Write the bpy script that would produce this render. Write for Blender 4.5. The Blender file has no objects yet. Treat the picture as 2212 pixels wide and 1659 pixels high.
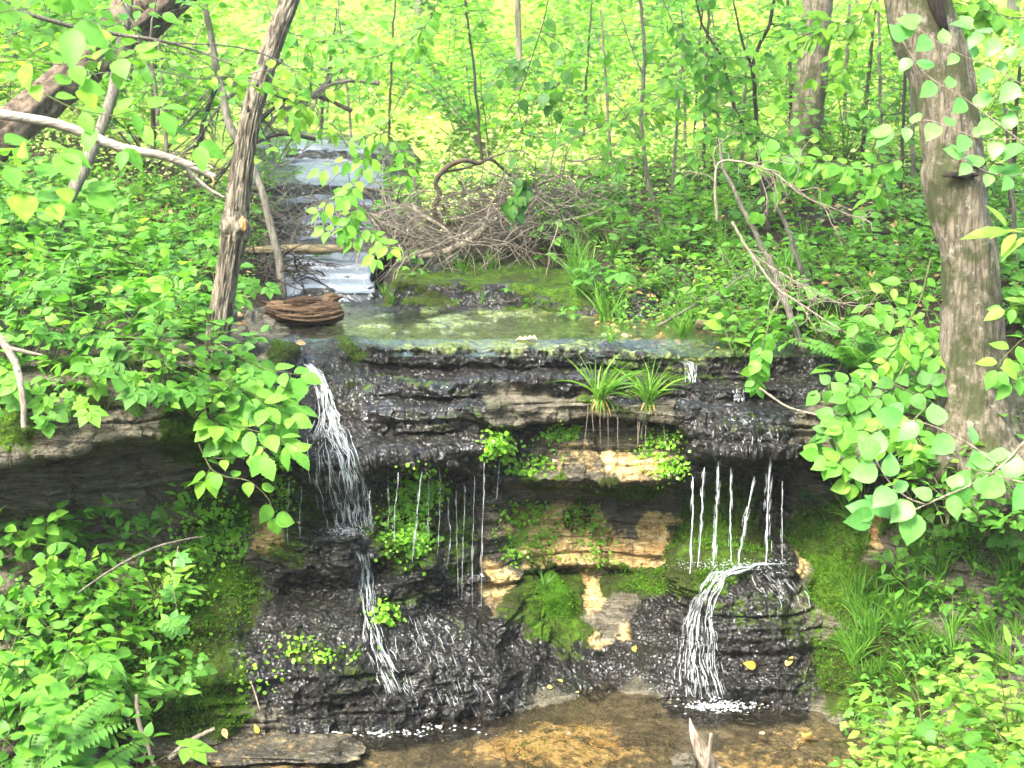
import bpy, math, random
import numpy as np
from mathutils import Vector
from mathutils.bvhtree import BVHTree
RNG = np.random.default_rng(7)
random.seed(7)
SC = bpy.context.scene
COL = SC.collection
# ------------------------------------------------------------------ camera frame (photo pixels of a 2212 x 1659 view)
CAM = np.array([0.0, -6.5, 2.8]); PITCH = math.radians(11.1); FPX = 3039.0
FW = np.array([0, math.cos(PITCH), -math.sin(PITCH)]); UP = np.array([0, math.sin(PITCH), math.cos(PITCH)]); RT = np.array([1.0, 0, 0])
def P(u, v, y):
    """point of the world plane at depth y seen where the photo has (u, v)"""
    u = np.asarray(u, float); v = np.asarray(v, float); y = np.asarray(y, float)
    a = (u-1106)/FPX; b = (v-829.5)/FPX
    dy = FW[1]-UP[1]*b; dz = FW[2]-UP[2]*b
    t = (y-CAM[1])/dy
    return np.stack([CAM[0]+a*t, y+0*a, CAM[2]+dz*t], -1)
def vz(z, y):
    d = y-CAM[1]; h = z-CAM[2]
    f = d*FW[1]+h*FW[2]; up = d*UP[1]+h*UP[2]
    return 829.5-FPX*up/f
def proj(p):
    q = np.asarray(p)-CAM
    f = q@FW
    return 1106+FPX*(q@RT)/f, 829.5-FPX*(q@UP)/f
def y_at(v, z):
    b = (v-829.5)/FPX
    return CAM[1]+(z-CAM[2])/((FW[2]-UP[2]*b)/(FW[1]-UP[1]*b))
# ------------------------------------------------------------------ noise
def _h(ix, iy, iz, s):
    n = (ix*374761393+iy*668265263+iz*2147483647+s*974711) & 0xFFFFFFFF
    n = ((n ^ (n >> 13))*1274126177) & 0xFFFFFFFF
    n = ((n ^ (n >> 16))*2246822519) & 0xFFFFFFFF
    return ((n ^ (n >> 15)) & 0xFFFFFF)/float(0xFFFFFF)
def vnoise(p, s=0):
    p = np.asarray(p, float); i = np.floor(p).astype(np.int64); f = p-i; f = f*f*(3-2*f)
    x, y, z = i[..., 0], i[..., 1], i[..., 2]; r = 0
    for dx in (0, 1):
        for dy in (0, 1):
            for dz in (0, 1):
                w = (f[..., 0] if dx else 1-f[..., 0])*(f[..., 1] if dy else 1-f[..., 1])*(f[..., 2] if dz else 1-f[..., 2])
                r = r+w*_h(x+dx, y+dy, z+dz, s)
    return r
def fbm(p, o=4, s=0):
    p = np.asarray(p, float); r = 0; a = .5; t = 0
    for k in range(o):
        r = r+a*vnoise(p*(2.03**k)+17.3*k, s+k); t += a; a *= .5
    return r/t-.5
def n1(x, s=0, o=3):
    x = np.asarray(x, float)
    return fbm(np.stack([x, 0*x+.37, 0*x+s*7.7], -1), o, s)
def smooth(x):
    x = np.clip(x, 0, 1); return x*x*(3-2*x)
# ------------------------------------------------------------------ mesh building
class Acc:
    def __init__(self): self.v = []; self.q = []; self.t = []; self.n = 0; self.r = []; self.has = False
    def add(self, v, q=None, t=None, r=None):
        v = np.asarray(v, float).reshape(-1, 3)
        if q is not None and len(q): self.q.append(np.asarray(q, np.int64)+self.n)
        if t is not None and len(t): self.t.append(np.asarray(t, np.int64)+self.n)
        self.v.append(v); self.n += len(v)
        if r is None: r = np.zeros(len(v))
        self.r.append(np.broadcast_to(np.asarray(r, float), (len(v),)))
        return self
    def mesh(self, name, attrs=None, flat=False):
        V = np.concatenate(self.v) if self.v else np.zeros((0, 3))
        Q = np.concatenate(self.q) if self.q else np.zeros((0, 4), np.int64)
        T = np.concatenate(self.t) if self.t else np.zeros((0, 3), np.int64)
        me = bpy.data.meshes.new(name)
        me.vertices.add(len(V)); me.vertices.foreach_set('co', V.astype(np.float32).ravel())
        me.loops.add(len(Q)*4+len(T)*3)
        me.loops.foreach_set('vertex_index', np.concatenate([Q.ravel(), T.ravel()]).astype(np.int32))
        me.polygons.add(len(Q)+len(T))
        st = np.concatenate([np.arange(len(Q))*4, len(Q)*4+np.arange(len(T))*3]).astype(np.int32)
        me.polygons.foreach_set('loop_start', st)
        me.polygons.foreach_set('use_smooth', np.full(len(Q)+len(T), not flat))
        me.update(calc_edges=True)
        A = {'rnd': np.concatenate(self.r)} if self.r else {}
        if attrs: A.update(attrs)
        for k, d in A.items():
            a = me.attributes.new(k, 'FLOAT', 'POINT'); a.data.foreach_set('value', np.asarray(d, np.float32))
        return me
    def build(self, name, mat, parent=None, attrs=None, flat=False):
        me = self.mesh(name, attrs, flat)
        o = bpy.data.objects.new(name, me); COL.objects.link(o)
        if mat: me.materials.append(mat)
        if parent: o.parent = parent
        return o
def tag(o, label=None, cat=None, group=None, kind=None):
    if label: o['label'] = label
    if cat: o['category'] = cat
    if group: o['group'] = group
    if kind: o['kind'] = kind
    return o
def empty(name, loc, label=None, cat=None, group=None):
    o = bpy.data.objects.new(name, None); COL.objects.link(o); o.location = tuple(float(c) for c in loc); o.empty_display_size = .05
    return tag(o, label, cat, group)
def kids(o): return list(o.children)
def dup(root, loc, rz=0, sc=1.0, tilt=(0, 0)):
    r = root.copy(); COL.objects.link(r); r.location = tuple(float(c) for c in loc); r.rotation_euler = (tilt[0], tilt[1], rz); r.scale = (sc, sc, sc)
    for ch in kids(root):
        c = ch.copy(); COL.objects.link(c); c.parent = r
        for g in kids(ch):
            d = g.copy(); COL.objects.link(d); d.parent = c
    return r
def grid_q(nu, nv):
    i = np.arange(nu*nv).reshape(nv, nu)
    return np.stack([i[:-1, :-1], i[:-1, 1:], i[1:, 1:], i[1:, :-1]], -1).reshape(-1, 4)
def resample(pts, n):
    """Catmull-Rom through pts (k, d) at n points evenly by length"""
    p = np.asarray(pts, float)
    if len(p) == 2:
        return p[0]+(p[1]-p[0])*np.linspace(0, 1, n)[:, None]
    e = np.concatenate([[2*p[0]-p[1]], p, [2*p[-1]-p[-2]]]); out = []
    for i in range(1, len(e)-2):
        t = np.linspace(0, 1, 12, endpoint=False)[:, None]
        a, b, c, d = e[i-1], e[i], e[i+1], e[i+2]
        out.append(.5*(2*b+(c-a)*t+(2*a-5*b+4*c-d)*t**2+(3*b-a-3*c+d)*t**3))
    out = np.concatenate(out+[e[-2:-1]])
    L = np.concatenate([[0], np.cumsum(np.linalg.norm(np.diff(out[:, :3], axis=0), axis=1))])
    s = np.linspace(0, L[-1], n)
    return np.stack([np.interp(s, L, out[:, k]) for k in range(out.shape[1])], -1)
def tube(acc, pts, rad, nseg=6, bump=None, rnd=0, cap=True):
    pts = np.asarray(pts, float); n = len(pts); rad = np.broadcast_to(np.asarray(rad, float), (n,))
    T = np.gradient(pts, axis=0); T /= np.linalg.norm(T, axis=1)[:, None]+1e-9
    a = np.array([0, -1.0, 0.05]) if abs(T[0][1]) < .9 else np.array([1.0, 0, 0])
    N = np.zeros_like(T); N[0] = a-T[0]*(a@T[0]); N[0] /= np.linalg.norm(N[0])
    for i in range(1, n):
        w = N[i-1]-T[i]*(N[i-1]@T[i]); N[i] = w/(np.linalg.norm(w)+1e-9)
    B = np.cross(T, N)
    th = np.linspace(0, 2*np.pi, nseg, endpoint=False)
    R = np.repeat(rad[:, None], nseg, 1)
    if bump is not None: R = R*bump(np.linspace(0, 1, n)[:, None], th[None, :], pts)
    V = pts[:, None]+R[..., None]*(np.cos(th)[None, :, None]*N[:, None]+np.sin(th)[None, :, None]*B[:, None])
    i = np.arange(n*nseg).reshape(n, nseg); j = np.roll(i, -1, 1)
    q = np.stack([i[:-1], j[:-1], j[1:], i[1:]], -1).reshape(-1, 4)
    V = V.reshape(-1, 3); t = None
    if cap:
        V = np.concatenate([V, pts[:1], pts[-1:]]); c0, c1 = n*nseg, n*nseg+1
        t = np.concatenate([np.stack([j[0], i[0], np.full(nseg, c0)], -1), np.stack([i[-1], j[-1], np.full(nseg, c1)], -1)])
    acc.add(V, q, t, rnd)
    return acc
# ------------------------------------------------------------------ leaves
def leaf_tpl(ts, ws, fold=.22, droop=.18, wave=0.0):
    """leaf along +Y, normal +Z, length 1"""
    ts = np.array(ts); ws = np.array(ws); n = len(ts); v = []
    for s in (-1, 0, 1):
        for t, w in zip(ts, ws):
            v.append((s*w, t, abs(s)*w*fold*1.2-droop*t*t+(wave*math.sin(t*9)*w if s else 0)))
    i = np.arange(3*n).reshape(3, n)
    q = np.concatenate([np.stack([i[0, :-1], i[1, :-1], i[1, 1:], i[0, 1:]], -1), np.stack([i[1, :-1], i[2, :-1], i[2, 1:], i[1, 1:]], -1)])
    return np.array(v), q
OVATE = leaf_tpl([0, .10, .25, .45, .65, .82, .93, 1], [.01, .16, .27, .30, .23, .12, .045, .0])
BROAD = leaf_tpl([0, .06, .2, .4, .6, .78, .9, 1], [.02, .2, .36, .40, .33, .19, .07, .0], .16, .22)
NARROW = leaf_tpl([0, .2, .45, .7, .88, 1], [.01, .12, .16, .12, .05, 0], .2, .3)
ROUND = leaf_tpl([0, .15, .5, .85, 1], [.05, .3, .46, .3, .05], .1, .1)
SIMPLE = leaf_tpl([0, .35, .7, 1], [.02, .30, .22, 0.0], .2, .15)
def _toothed(b, k, amt):
    ts = np.linspace(0, 1, k); base = np.interp(ts, *b)
    w = base*(1+amt*np.where(np.arange(k) % 2, 1, -1)); w[0] = .01; w[-1] = 0
    return leaf_tpl(ts, w, .14, .2)
TOOTH = _toothed(([0, .12, .35, .55, .75, .9, 1], [.03, .2, .34, .33, .22, .1, 0]), 15, .09)
def palm_tpl(k=5, tpl=None):
    tv, tq = tpl if tpl is not None else OVATE; V = []; Q = []; n = 0
    for a, s in zip(np.linspace(-1.9, 1.9, k), [.72, .92, 1, .92, .72] if k == 5 else [.9, 1, .9]):
        c, d = math.cos(a), math.sin(a); w = tv.copy()*s; w[:, 1] += .04; w[:, 0] *= 1.15
        V.append(np.stack([w[:, 0]*c+w[:, 1]*d, -w[:, 0]*d+w[:, 1]*c, w[:, 2]-.1*s*w[:, 1]], -1)); Q.append(tq+n); n += len(tv)
    return np.concatenate(V), np.concatenate(Q)
PALM = palm_tpl(5); TRI = palm_tpl(3, BROAD)
def nrm(a): return a/(np.linalg.norm(a, axis=-1, keepdims=True)+1e-9)
def leaves(acc, tpl, pos, d, up, size, rnd=None):
    tv, tq = tpl; pos = np.asarray(pos, float).reshape(-1, 3); N = len(pos)
    if not N: return acc
    d = nrm(np.asarray(d, float).reshape(-1, 3)); up = np.broadcast_to(np.asarray(up, float), (N, 3))
    x = nrm(np.cross(d, up)); z = np.cross(x, d); size = np.broadcast_to(np.asarray(size, float), (N,))
    V = pos[:, None]+size[:, None, None]*(tv[None, :, 0:1]*x[:, None]+tv[None, :, 1:2]*d[:, None]+tv[None, :, 2:3]*z[:, None])
    Q = tq[None]+(np.arange(N)*len(tv))[:, None, None]
    rnd = RNG.random(N) if rnd is None else np.broadcast_to(rnd, (N,))
    acc.add(V.reshape(-1, 3), Q.reshape(-1, 4), None, np.repeat(rnd, len(tv)))
    return acc
def rdir(n, flat=.25, s=RNG):
    a = s.random(n)*2*np.pi
    return np.stack([np.cos(a), np.sin(a), s.normal(0, flat, n)], -1)
def rup(n, j=.35, bias=(0, -.35, 1)):
    return nrm(np.array(bias)+RNG.normal(0, j, (n, 3)))
# ------------------------------------------------------------------ node helpers
def newmat(name):
    m = bpy.data.materials.new(name); m.use_nodes = True; nt = m.node_tree; nt.nodes.clear()
    out = nt.nodes.new('ShaderNodeOutputMaterial'); return m, nt, out
class NT:
    def __init__(self, nt): self.nt = nt
    def n(self, typ, **kw):
        x = self.nt.nodes.new('ShaderNode'+typ)
        for k, w in kw.items():
            if hasattr(x, k): setattr(x, k, w)
            else: self.set(x, k.replace('_', ' '), w)
        return x
    def set(self, node, key, val):
        s = node.inputs[key]
        if isinstance(val, bpy.types.NodeSocket): self.nt.links.new(val, s)
        else:
            if isinstance(val, (tuple, list)) and len(val) == 3 and s.type == 'RGBA': val = (*val, 1)
            s.default_value = val
    def attr(self, name): return self.n('Attribute', attribute_name=name).outputs['Fac']
    def pos(self): return self.n('TexCoord').outputs['Object']
    def noise(self, vec, scale, detail=4, rough=.55, dist=0, stretch=None):
        if stretch:
            mp = self.n('Mapping'); self.set(mp, 'Vector', vec); mp.inputs['Scale'].default_value = stretch; vec = mp.outputs[0]
        x = self.n('TexNoise'); self.set(x, 'Vector', vec); self.set(x, 'Scale', scale); self.set(x, 'Detail', detail); self.set(x, 'Roughness', rough); self.set(x, 'Distortion', dist)
        return x.outputs['Fac']
    def voro(self, vec, scale, feat='F1'):
        x = self.n('TexVoronoi', feature=feat); self.set(x, 'Vector', vec); self.set(x, 'Scale', scale); return x.outputs['Distance']
    def math(self, op, a, b=None, c=None, clamp=False):
        x = self.n('Math', operation=op, use_clamp=clamp)
        for i, w in enumerate((a, b, c)):
            if w is not None: self.set(x, i, w)
        return x.outputs[0]
    def ramp(self, fac, stops):
        x = self.n('ValToRGB'); cr = x.color_ramp
        while len(cr.elements) > 1: cr.elements.remove(cr.elements[-1])
        for i, (p, c) in enumerate(stops):
            e = cr.elements[0] if i == 0 else cr.elements.new(p)
            e.position = p; e.color = (*c, 1) if len(c) == 3 else c
        self.set(x, 'Fac', fac); return x.outputs['Color']
    def mix(self, fac, a, b):
        x = self.n('Mix', data_type='RGBA'); self.set(x, 0, fac)
        for k, w in ((6, a), (7, b)):
            s = x.inputs[k]
            if isinstance(w, bpy.types.NodeSocket): self.nt.links.new(w, s)
            else: s.default_value = (*w, 1)
        return x.outputs[2]
    def mixf(self, fac, a, b):
        x = self.n('Mix', data_type='FLOAT')
        for k, w in ((0, fac), (2, a), (3, b)): self.set(x, k, w)
        return x.outputs[0]
    def bump(self, h, strength=.5, dist=.01, normal=None):
        x = self.n('Bump'); self.set(x, 'Height', h); self.set(x, 'Strength', strength); self.set(x, 'Distance', dist)
        if normal is not None: self.set(x, 'Normal', normal)
        return x.outputs['Normal']
    def out(self, out, sh): self.nt.links.new(sh, out.inputs['Surface'])
    def bsdf(self, **kw):
        x = self.n('BsdfPrincipled')
        for k, w in kw.items(): self.set(x, k.replace('_', ' '), w)
        return x.outputs[0]
    def mixs(self, f, a, b):
        x = self.n('MixShader'); self.set(x, 0, f); self.nt.links.new(a, x.inputs[1]); self.nt.links.new(b, x.inputs[2]); return x.outputs[0]
def leaf_mat(name, c0, c1, c2, trans=.45, rough=.5, tint=(1.5, 1.55, .9), spec=.25):
    m, nt, out = newmat(name); N = NT(nt)
    r = N.attr('rnd'); ob = N.n('ObjectInfo').outputs['Random']
    f = N.math('ADD', N.math('MULTIPLY', r, .65), N.math('MULTIPLY', ob, .35))
    col = N.ramp(f, [(0.1, c0), (.5, c1), (.9, c2)])
    vein = N.noise(N.pos(), 40, 4, .6)
    col = N.mix(N.ramp(vein, [(.35, (0,)*3), (.7, (.6,)*3)]), col, tuple(c*.6 for c in c0))
    col = N.mix(N.ramp(N.noise(N.pos(), 9, 3), [(.6, (0,)*3), (.75, (.35,)*3)]), col, (c2[0]*1.3, c2[1]*1.02, c2[2]))
    p = N.bsdf(Base_Color=col, Roughness=rough, Specular_IOR_Level=spec)
    tr = N.n('BsdfTranslucent')
    tc = N.n('VectorMath', operation='MULTIPLY'); N.set(tc, 0, col); tc.inputs[1].default_value = tint
    N.set(tr, 'Color', tc.outputs[0])
    N.out(out, N.mixs(trans, p, tr.outputs[0])); return m
def bark_mat(name, dark, light, mosscol=None, scale=1.0, mossamt=0.0, stretch=(1, 1, .16), lichen=0):
    m, nt, out = newmat(name); N = NT(nt); p = N.pos()
    a = N.noise(p, 38*scale, 6, .65, .6, stretch); b = N.noise(p, 9*scale, 5)
    c = N.noise(p, 160*scale, 3)
    col = N.mix(N.math('MULTIPLY', b, .35), N.ramp(a, [(.40, dark), (.50, tuple((d+l)*.5 for d, l in zip(dark, light))), (.60, light)]), tuple(x*.7 for x in light))
    rn = N.attr('rnd'); col = N.mix(N.math('MULTIPLY', rn, 1.0, clamp=True), col, tuple(x*.35 for x in dark))
    if lichen:
        col = N.mix(N.ramp(N.noise(p, 26*scale, 5, .7), [(.56, (0, 0, 0)), (.64, (lichen,)*3)]), col, (.42, .43, .38))
    if mosscol:
        col = N.mix(N.ramp(N.noise(p, 5*scale, 6, .7), [(.60-mossamt*.3, (0, 0, 0)), (.72-mossamt*.3, (.85,)*3)]), col, mosscol)
    h = N.math('ADD', N.math('MULTIPLY', a, 1.0), N.math('MULTIPLY', c, .25))
    N.out(out, N.bsdf(Base_Color=col, Roughness=.85, Specular_IOR_Level=.2, Normal=N.bump(h, 1.0, .02))); return m
# ------------------------------------------------------------------ rock, ground and water materials
def rock_material(name):
    m, nt, out = newmat(name); N = NT(nt); p = N.pos()
    wet, moss, sand, alg = N.attr('wet'), N.attr('moss'), N.attr('sand'), N.attr('alg')
    big = N.noise(p, 5, 6, .6); mid = N.noise(p, 22, 6, .65); fine = N.noise(p, 120, 5, .6)
    lam = N.noise(p, 9, 5, .6, 1.2, (.5, .5, 7))
    dry = N.ramp(lam, [(.32, (.04, .036, .025)), (.52, (.11, .098, .066)), (.7, (.22, .195, .14))])
    dry = N.mix(N.math('MULTIPLY', mid, .55), dry, (.04, .038, .03))
    snd = N.ramp(N.math('ADD', N.math('MULTIPLY', lam, .5), N.math('MULTIPLY', mid, .5)), [(.34, (.16, .10, .035)), (.48, (.44, .31, .13)), (.64, (.64, .51, .27))])
    snd = N.mix(N.ramp(big, [(.5, (0, 0, 0)), (.66, (.7,)*3)]), snd, (.30, .16, .05))
    sf = N.math('ADD', sand, N.math('MULTIPLY', N.math('SUBTRACT', mid, .5), 1.0), clamp=True)
    sf = N.ramp(sf, [(.38, (0,)*3), (.6, (1,)*3)])
    col = N.mix(sf, dry, snd)
    ck = N.ramp(N.noise(p, 6, 5, .6, 1.0, (.7, .7, 3.2)), [(.478, (0,)*3), (.5, (.92,)*3), (.522, (0,)*3)])
    col = N.mix(ck, col, (.018, .014, .008))
    wc = N.ramp(mid, [(.35, (.004, .004, .0035)), (.55, (.010, .009, .007)), (.72, (.024, .019, .011))])
    wc = N.mix(N.ramp(big, [(.5, (0, 0, 0)), (.7, (.7,)*3)]), wc, (.009, .013, .004))
    wf = N.ramp(N.math('ADD', wet, N.math('MULTIPLY', N.math('SUBTRACT', big, .5), .7)), [(.35, (0,)*3), (.6, (1,)*3)])
    col = N.mix(wf, col, wc)
    ac = N.ramp(N.noise(p, 14, 5, .6, .5, (1, 2.5, 1)), [(.36, (.035, .042, .016)), (.5, (.095, .125, .034)), (.66, (.20, .26, .065))])
    af = N.ramp(N.math('ADD', alg, N.math('MULTIPLY', N.math('SUBTRACT', mid, .5), 1.2)), [(.4, (0,)*3), (.62, (1,)*3)])
    col = N.mix(af, col, ac)
    mc = N.ramp(N.math('ADD', N.math('MULTIPLY', fine, .55), N.math('MULTIPLY', mid, .45)), [(.36, (.012, .026, .003)), (.5, (.035, .075, .006)), (.66, (.085, .16, .012))])
    mc = N.mix(N.ramp(N.noise(p, 3.2, 4, .6), [(.42, (.9,)*3), (.58, (0,)*3)]), mc, (.022, .028, .007))
    mf = N.ramp(N.math('ADD', moss, N.math('MULTIPLY', N.math('SUBTRACT', mid, .5), 1.1)), [(.4, (0,)*3), (.58, (1,)*3)])
    col = N.mix(mf, col, mc)
    rough = N.mixf(wf, .82, .42); rough = N.mixf(af, rough, .3); rough = N.mixf(mf, rough, .95)
    spec = N.mixf(wf, .25, .15); spec = N.mixf(mf, spec, .08)
    nod = N.voro(p, 55)
    hh = N.math('ADD', N.math('MULTIPLY', mid, 1.2), N.math('ADD', N.math('MULTIPLY', fine, .35), N.math('MULTIPLY', nod, .35)))
    hh = N.math('ADD', hh, N.math('MULTIPLY', lam, .5))
    rip = N.noise(p, 40, 1.8, .5, .8, (.75, .8, .6)); rip2 = N.noise(p, 11, 2, .5)
    cw = N.math('MULTIPLY', N.math('MULTIPLY', wf, N.math('SUBTRACT', 1.0, N.math('MULTIPLY', mf, .92))), N.mixf(N.ramp(N.noise(p, 7, 4, .6, .4, (.6, .6, 1.6)), [(.42, (0,)*3), (.6, (1,)*3)]), .35, 1.0))
    cn = N.bump(N.math('ADD', rip, N.math('MULTIPLY', rip2, .8)), 1.0, .036)
    N.out(out, N.bsdf(Base_Color=col, Roughness=rough, Specular_IOR_Level=spec, Normal=N.bump(hh, .85, .03), Coat_Weight=cw, Coat_Roughness=N.mixf(N.ramp(N.noise(p, 4.5, 3, .6), [(.4, (0,)*3), (.62, (1,)*3)]), .12, .30), Coat_IOR=1.48, Coat_Normal=cn)); return m
def ground_material():
    m, nt, out = newmat('forest_floor'); N = NT(nt); p = N.pos()
    a = N.noise(p, 3, 6); b = N.noise(p, 25, 6, .7); g = N.attr('green')
    soil = N.ramp(b, [(.35, (.010, .008, .005)), (.55, (.032, .024, .014)), (.72, (.10, .072, .042))])
    grn = N.ramp(b, [(.3, (.14, .22, .03)), (.55, (.32, .44, .07)), (.75, (.50, .58, .14))])
    f = N.ramp(N.math('ADD', g, N.math('SUBTRACT', a, .5)), [(.35, (0,)*3), (.65, (1,)*3)])
    N.out(out, N.bsdf(Base_Color=N.mix(f, soil, grn), Roughness=.9, Specular_IOR_Level=.15, Normal=N.bump(b, .9, .04))); return m
def bed_material():
    m, nt, out = newmat('pool_bed'); N = NT(nt); p = N.pos()
    a = N.noise(p, 1.6, 6, .6, .8, (1, 2.2, 1)); b = N.noise(p, 9, 6, .65, .6, (1, 1.8, 1)); c = N.noise(p, 60, 4)
    col = N.ramp(N.math('ADD', N.math('MULTIPLY', a, .6), N.math('MULTIPLY', b, .4)), [(.36, (.04, .036, .027)), (.46, (.085, .074, .053)), (.55, (.14, .12, .08)), (.66, (.27, .235, .15))])
    col = N.mix(N.ramp(N.noise(p, 4, 5), [(.52, (0,)*3), (.66, (.7,)*3)]), col, (.19, .19, .08))
    col = N.mix(N.ramp(c, [(.58, (0,)*3), (.7, (.5,)*3)]), col, (.45, .34, .18))
    crack = N.ramp(N.noise(p, 3.5, 5, .6, 1.5, (1, 2.5, 1)), [(.485, (0,)*3), (.5, (.6,)*3), (.515, (0,)*3)])
    col = N.mix(crack, col, (.03, .02, .012))
    N.out(out, N.bsdf(Base_Color=col, Roughness=.7, Specular_IOR_Level=.2, Normal=N.bump(b, .6, .03))); return m
def water_material(name, tint, scale=9, strength=.25, stretch=None, rough=.03, ior=1.33):
    m, nt, out = newmat(name); N = NT(nt); p = N.pos()
    h = N.math('ADD', N.noise(p, scale, 4, .55, .4, stretch), N.math('MULTIPLY', N.noise(p, scale*4, 3, .5, 0, stretch), .3))
    nb = N.bump(h, strength, .05)
    fr = N.n('Fresnel'); N.set(fr, 'IOR', ior); N.set(fr, 'Normal', nb)
    tr = N.n('BsdfTransparent'); N.set(tr, 'Color', tint)
    gl = N.n('BsdfGlossy'); N.set(gl, 'Roughness', rough); N.set(gl, 'Normal', nb); N.set(gl, 'Color', (1, 1, 1))
    N.out(out, N.mixs(fr.outputs[0], tr.outputs[0], gl.outputs[0])); return m
def foam_material(name, dens=.55, col=(.62, .68, .72)):
    """aerated falling water: white streaks with clear gaps; rnd carries the place across a strand"""
    m, nt, out = newmat(name); N = NT(nt); p = N.pos()
    s = N.noise(p, 95, 4, .65, .3, (1, 1, .13)); t = N.noise(p, 14, 3, .6, .2, (1, 1, .5)); r = N.attr('rnd')
    f = N.math('ADD', N.math('ADD', N.math('MULTIPLY', s, 1.1), N.math('MULTIPLY', t, .8)), N.math('MULTIPLY', r, .5))
    a = N.ramp(f, [(1.29-dens*.5, (0.0,)*3), (1.80-dens*.5, (.85,)*3)])
    b = N.bsdf(Base_Color=col, Roughness=.22, Specular_IOR_Level=.6, Normal=N.bump(s, .6, .01), Transmission_Weight=0.0)
    tl = N.n('BsdfTranslucent'); N.set(tl, 'Color', col)
    tr = N.n('BsdfTransparent'); N.set(tr, 'Color', (.93, .96, .97))
    N.out(out, N.mixs(a, tr.outputs[0], N.mixs(.35, b, tl.outputs[0]))); return m
M_ROCK = rock_material('layered_rock'); M_GROUND = ground_material(); M_BED = bed_material()
M_POOL = water_material('pool_water', (.86, .81, .69), 7, .20, (1, 1.6, 1), .03, 1.42)
M_FILM = water_material('shelf_water', (.95, .96, .88), 16, .22, (1, .55, 1), .10, 1.55)
M_SHEEN = foam_material('sky_sheen_water', .92, (.20, .235, .28))  # pale blue grey stands in for sky reflected by the water
M_FOAM = foam_material('white_water', .62); M_STRAND = foam_material('thin_water', .62, (.60, .66, .70)); M_SPLASH = foam_material('splash', .75)
# ------------------------------------------------------------------ terrain
def upper_z(x, y):
    zc = np.interp(y, [-1, 1, 2.6, 3.3, 4.0, 4.8, 7, 8.5, 10, 18, 28, 40, 60, 95], [1.4, 1.5, 1.54, 1.70, 1.78, 1.98, 2.24, 2.42, 2.58, 3.3, 4.7, 7.4, 15, 32])
    xs = np.interp(y, [0, 1, 2.5, 3.2, 4.5, 7, 9, 15], [-.2, -.2, -.5, -1.0, -1.3, -1.5, -1.8, -4])
    wl = np.interp(y, [0, 1, 2.5, 3.5, 6, 9], [1.3, 1.2, .75, .55, .7, .8]); wr = np.interp(y, [0, 1, 2.5, 3.5, 6, 9], [1.3, 1.4, 1.0, .5, .7, .8])
    fade = 1-smooth((y-10)/8)
    z = zc+fade*(.34*smooth((xs-wl-x)/.7)+.3*smooth((xs-wl-x-.6)/1.6)+.26*smooth((x-xs-wr)/.9)+.12*smooth((x-xs-wr-.8)/2))
    z -= .30*smooth((x-1.2)/.8)*smooth((1.6-y)/1.6)
    z = z-.32*smooth((y-2.9)/.5)*(1-smooth((y-8.6)/1.0))*smooth((wl*.8-np.abs(x-xs))/.25+.5)
    return z+.05*fbm(np.stack([x*1.3, y*1.3, 0*x], -1), 4, 5)
def ground_z(x, y):
    x = np.asarray(x, float); y = np.asarray(y, float)
    low = -.32+1.5*smooth((-y-3.0)/2.5)+1.1*smooth((np.abs(x-.1)-2.1)/1.6)
    yc = np.interp(x, [-3, -1.6, -1.0, -.4, 0, 1, 1.4, 2, 3], [.45, .5, .9, 1.0, 1.3, 1.3, 1.2, .8, .5])
    return low+(upper_z(x, y)-low)*smooth((y-yc)/.25)
gx = np.concatenate([np.linspace(-60, -6, 40, endpoint=False), np.linspace(-6, 6, 170), np.linspace(6, 60, 41)[1:]])
gy = np.concatenate([np.linspace(-9, -1, 30, endpoint=False), np.linspace(-1, 12, 190), np.linspace(12, 95, 90)[1:]])
GX, GY = np.meshgrid(gx, gy); GZ = ground_z(GX, GY)
a = Acc(); a.add(np.stack([GX, GY, GZ], -1), grid_q(len(gx), len(gy)))
gr = smooth((GY-3.5)/4).ravel()*.75+.1
GROUND = tag(a.build('ground', M_GROUND, attrs={'green': gr}), 'forest floor of soil, dead leaves and low green growth rising behind the waterfall', 'ground', kind='structure')
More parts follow.
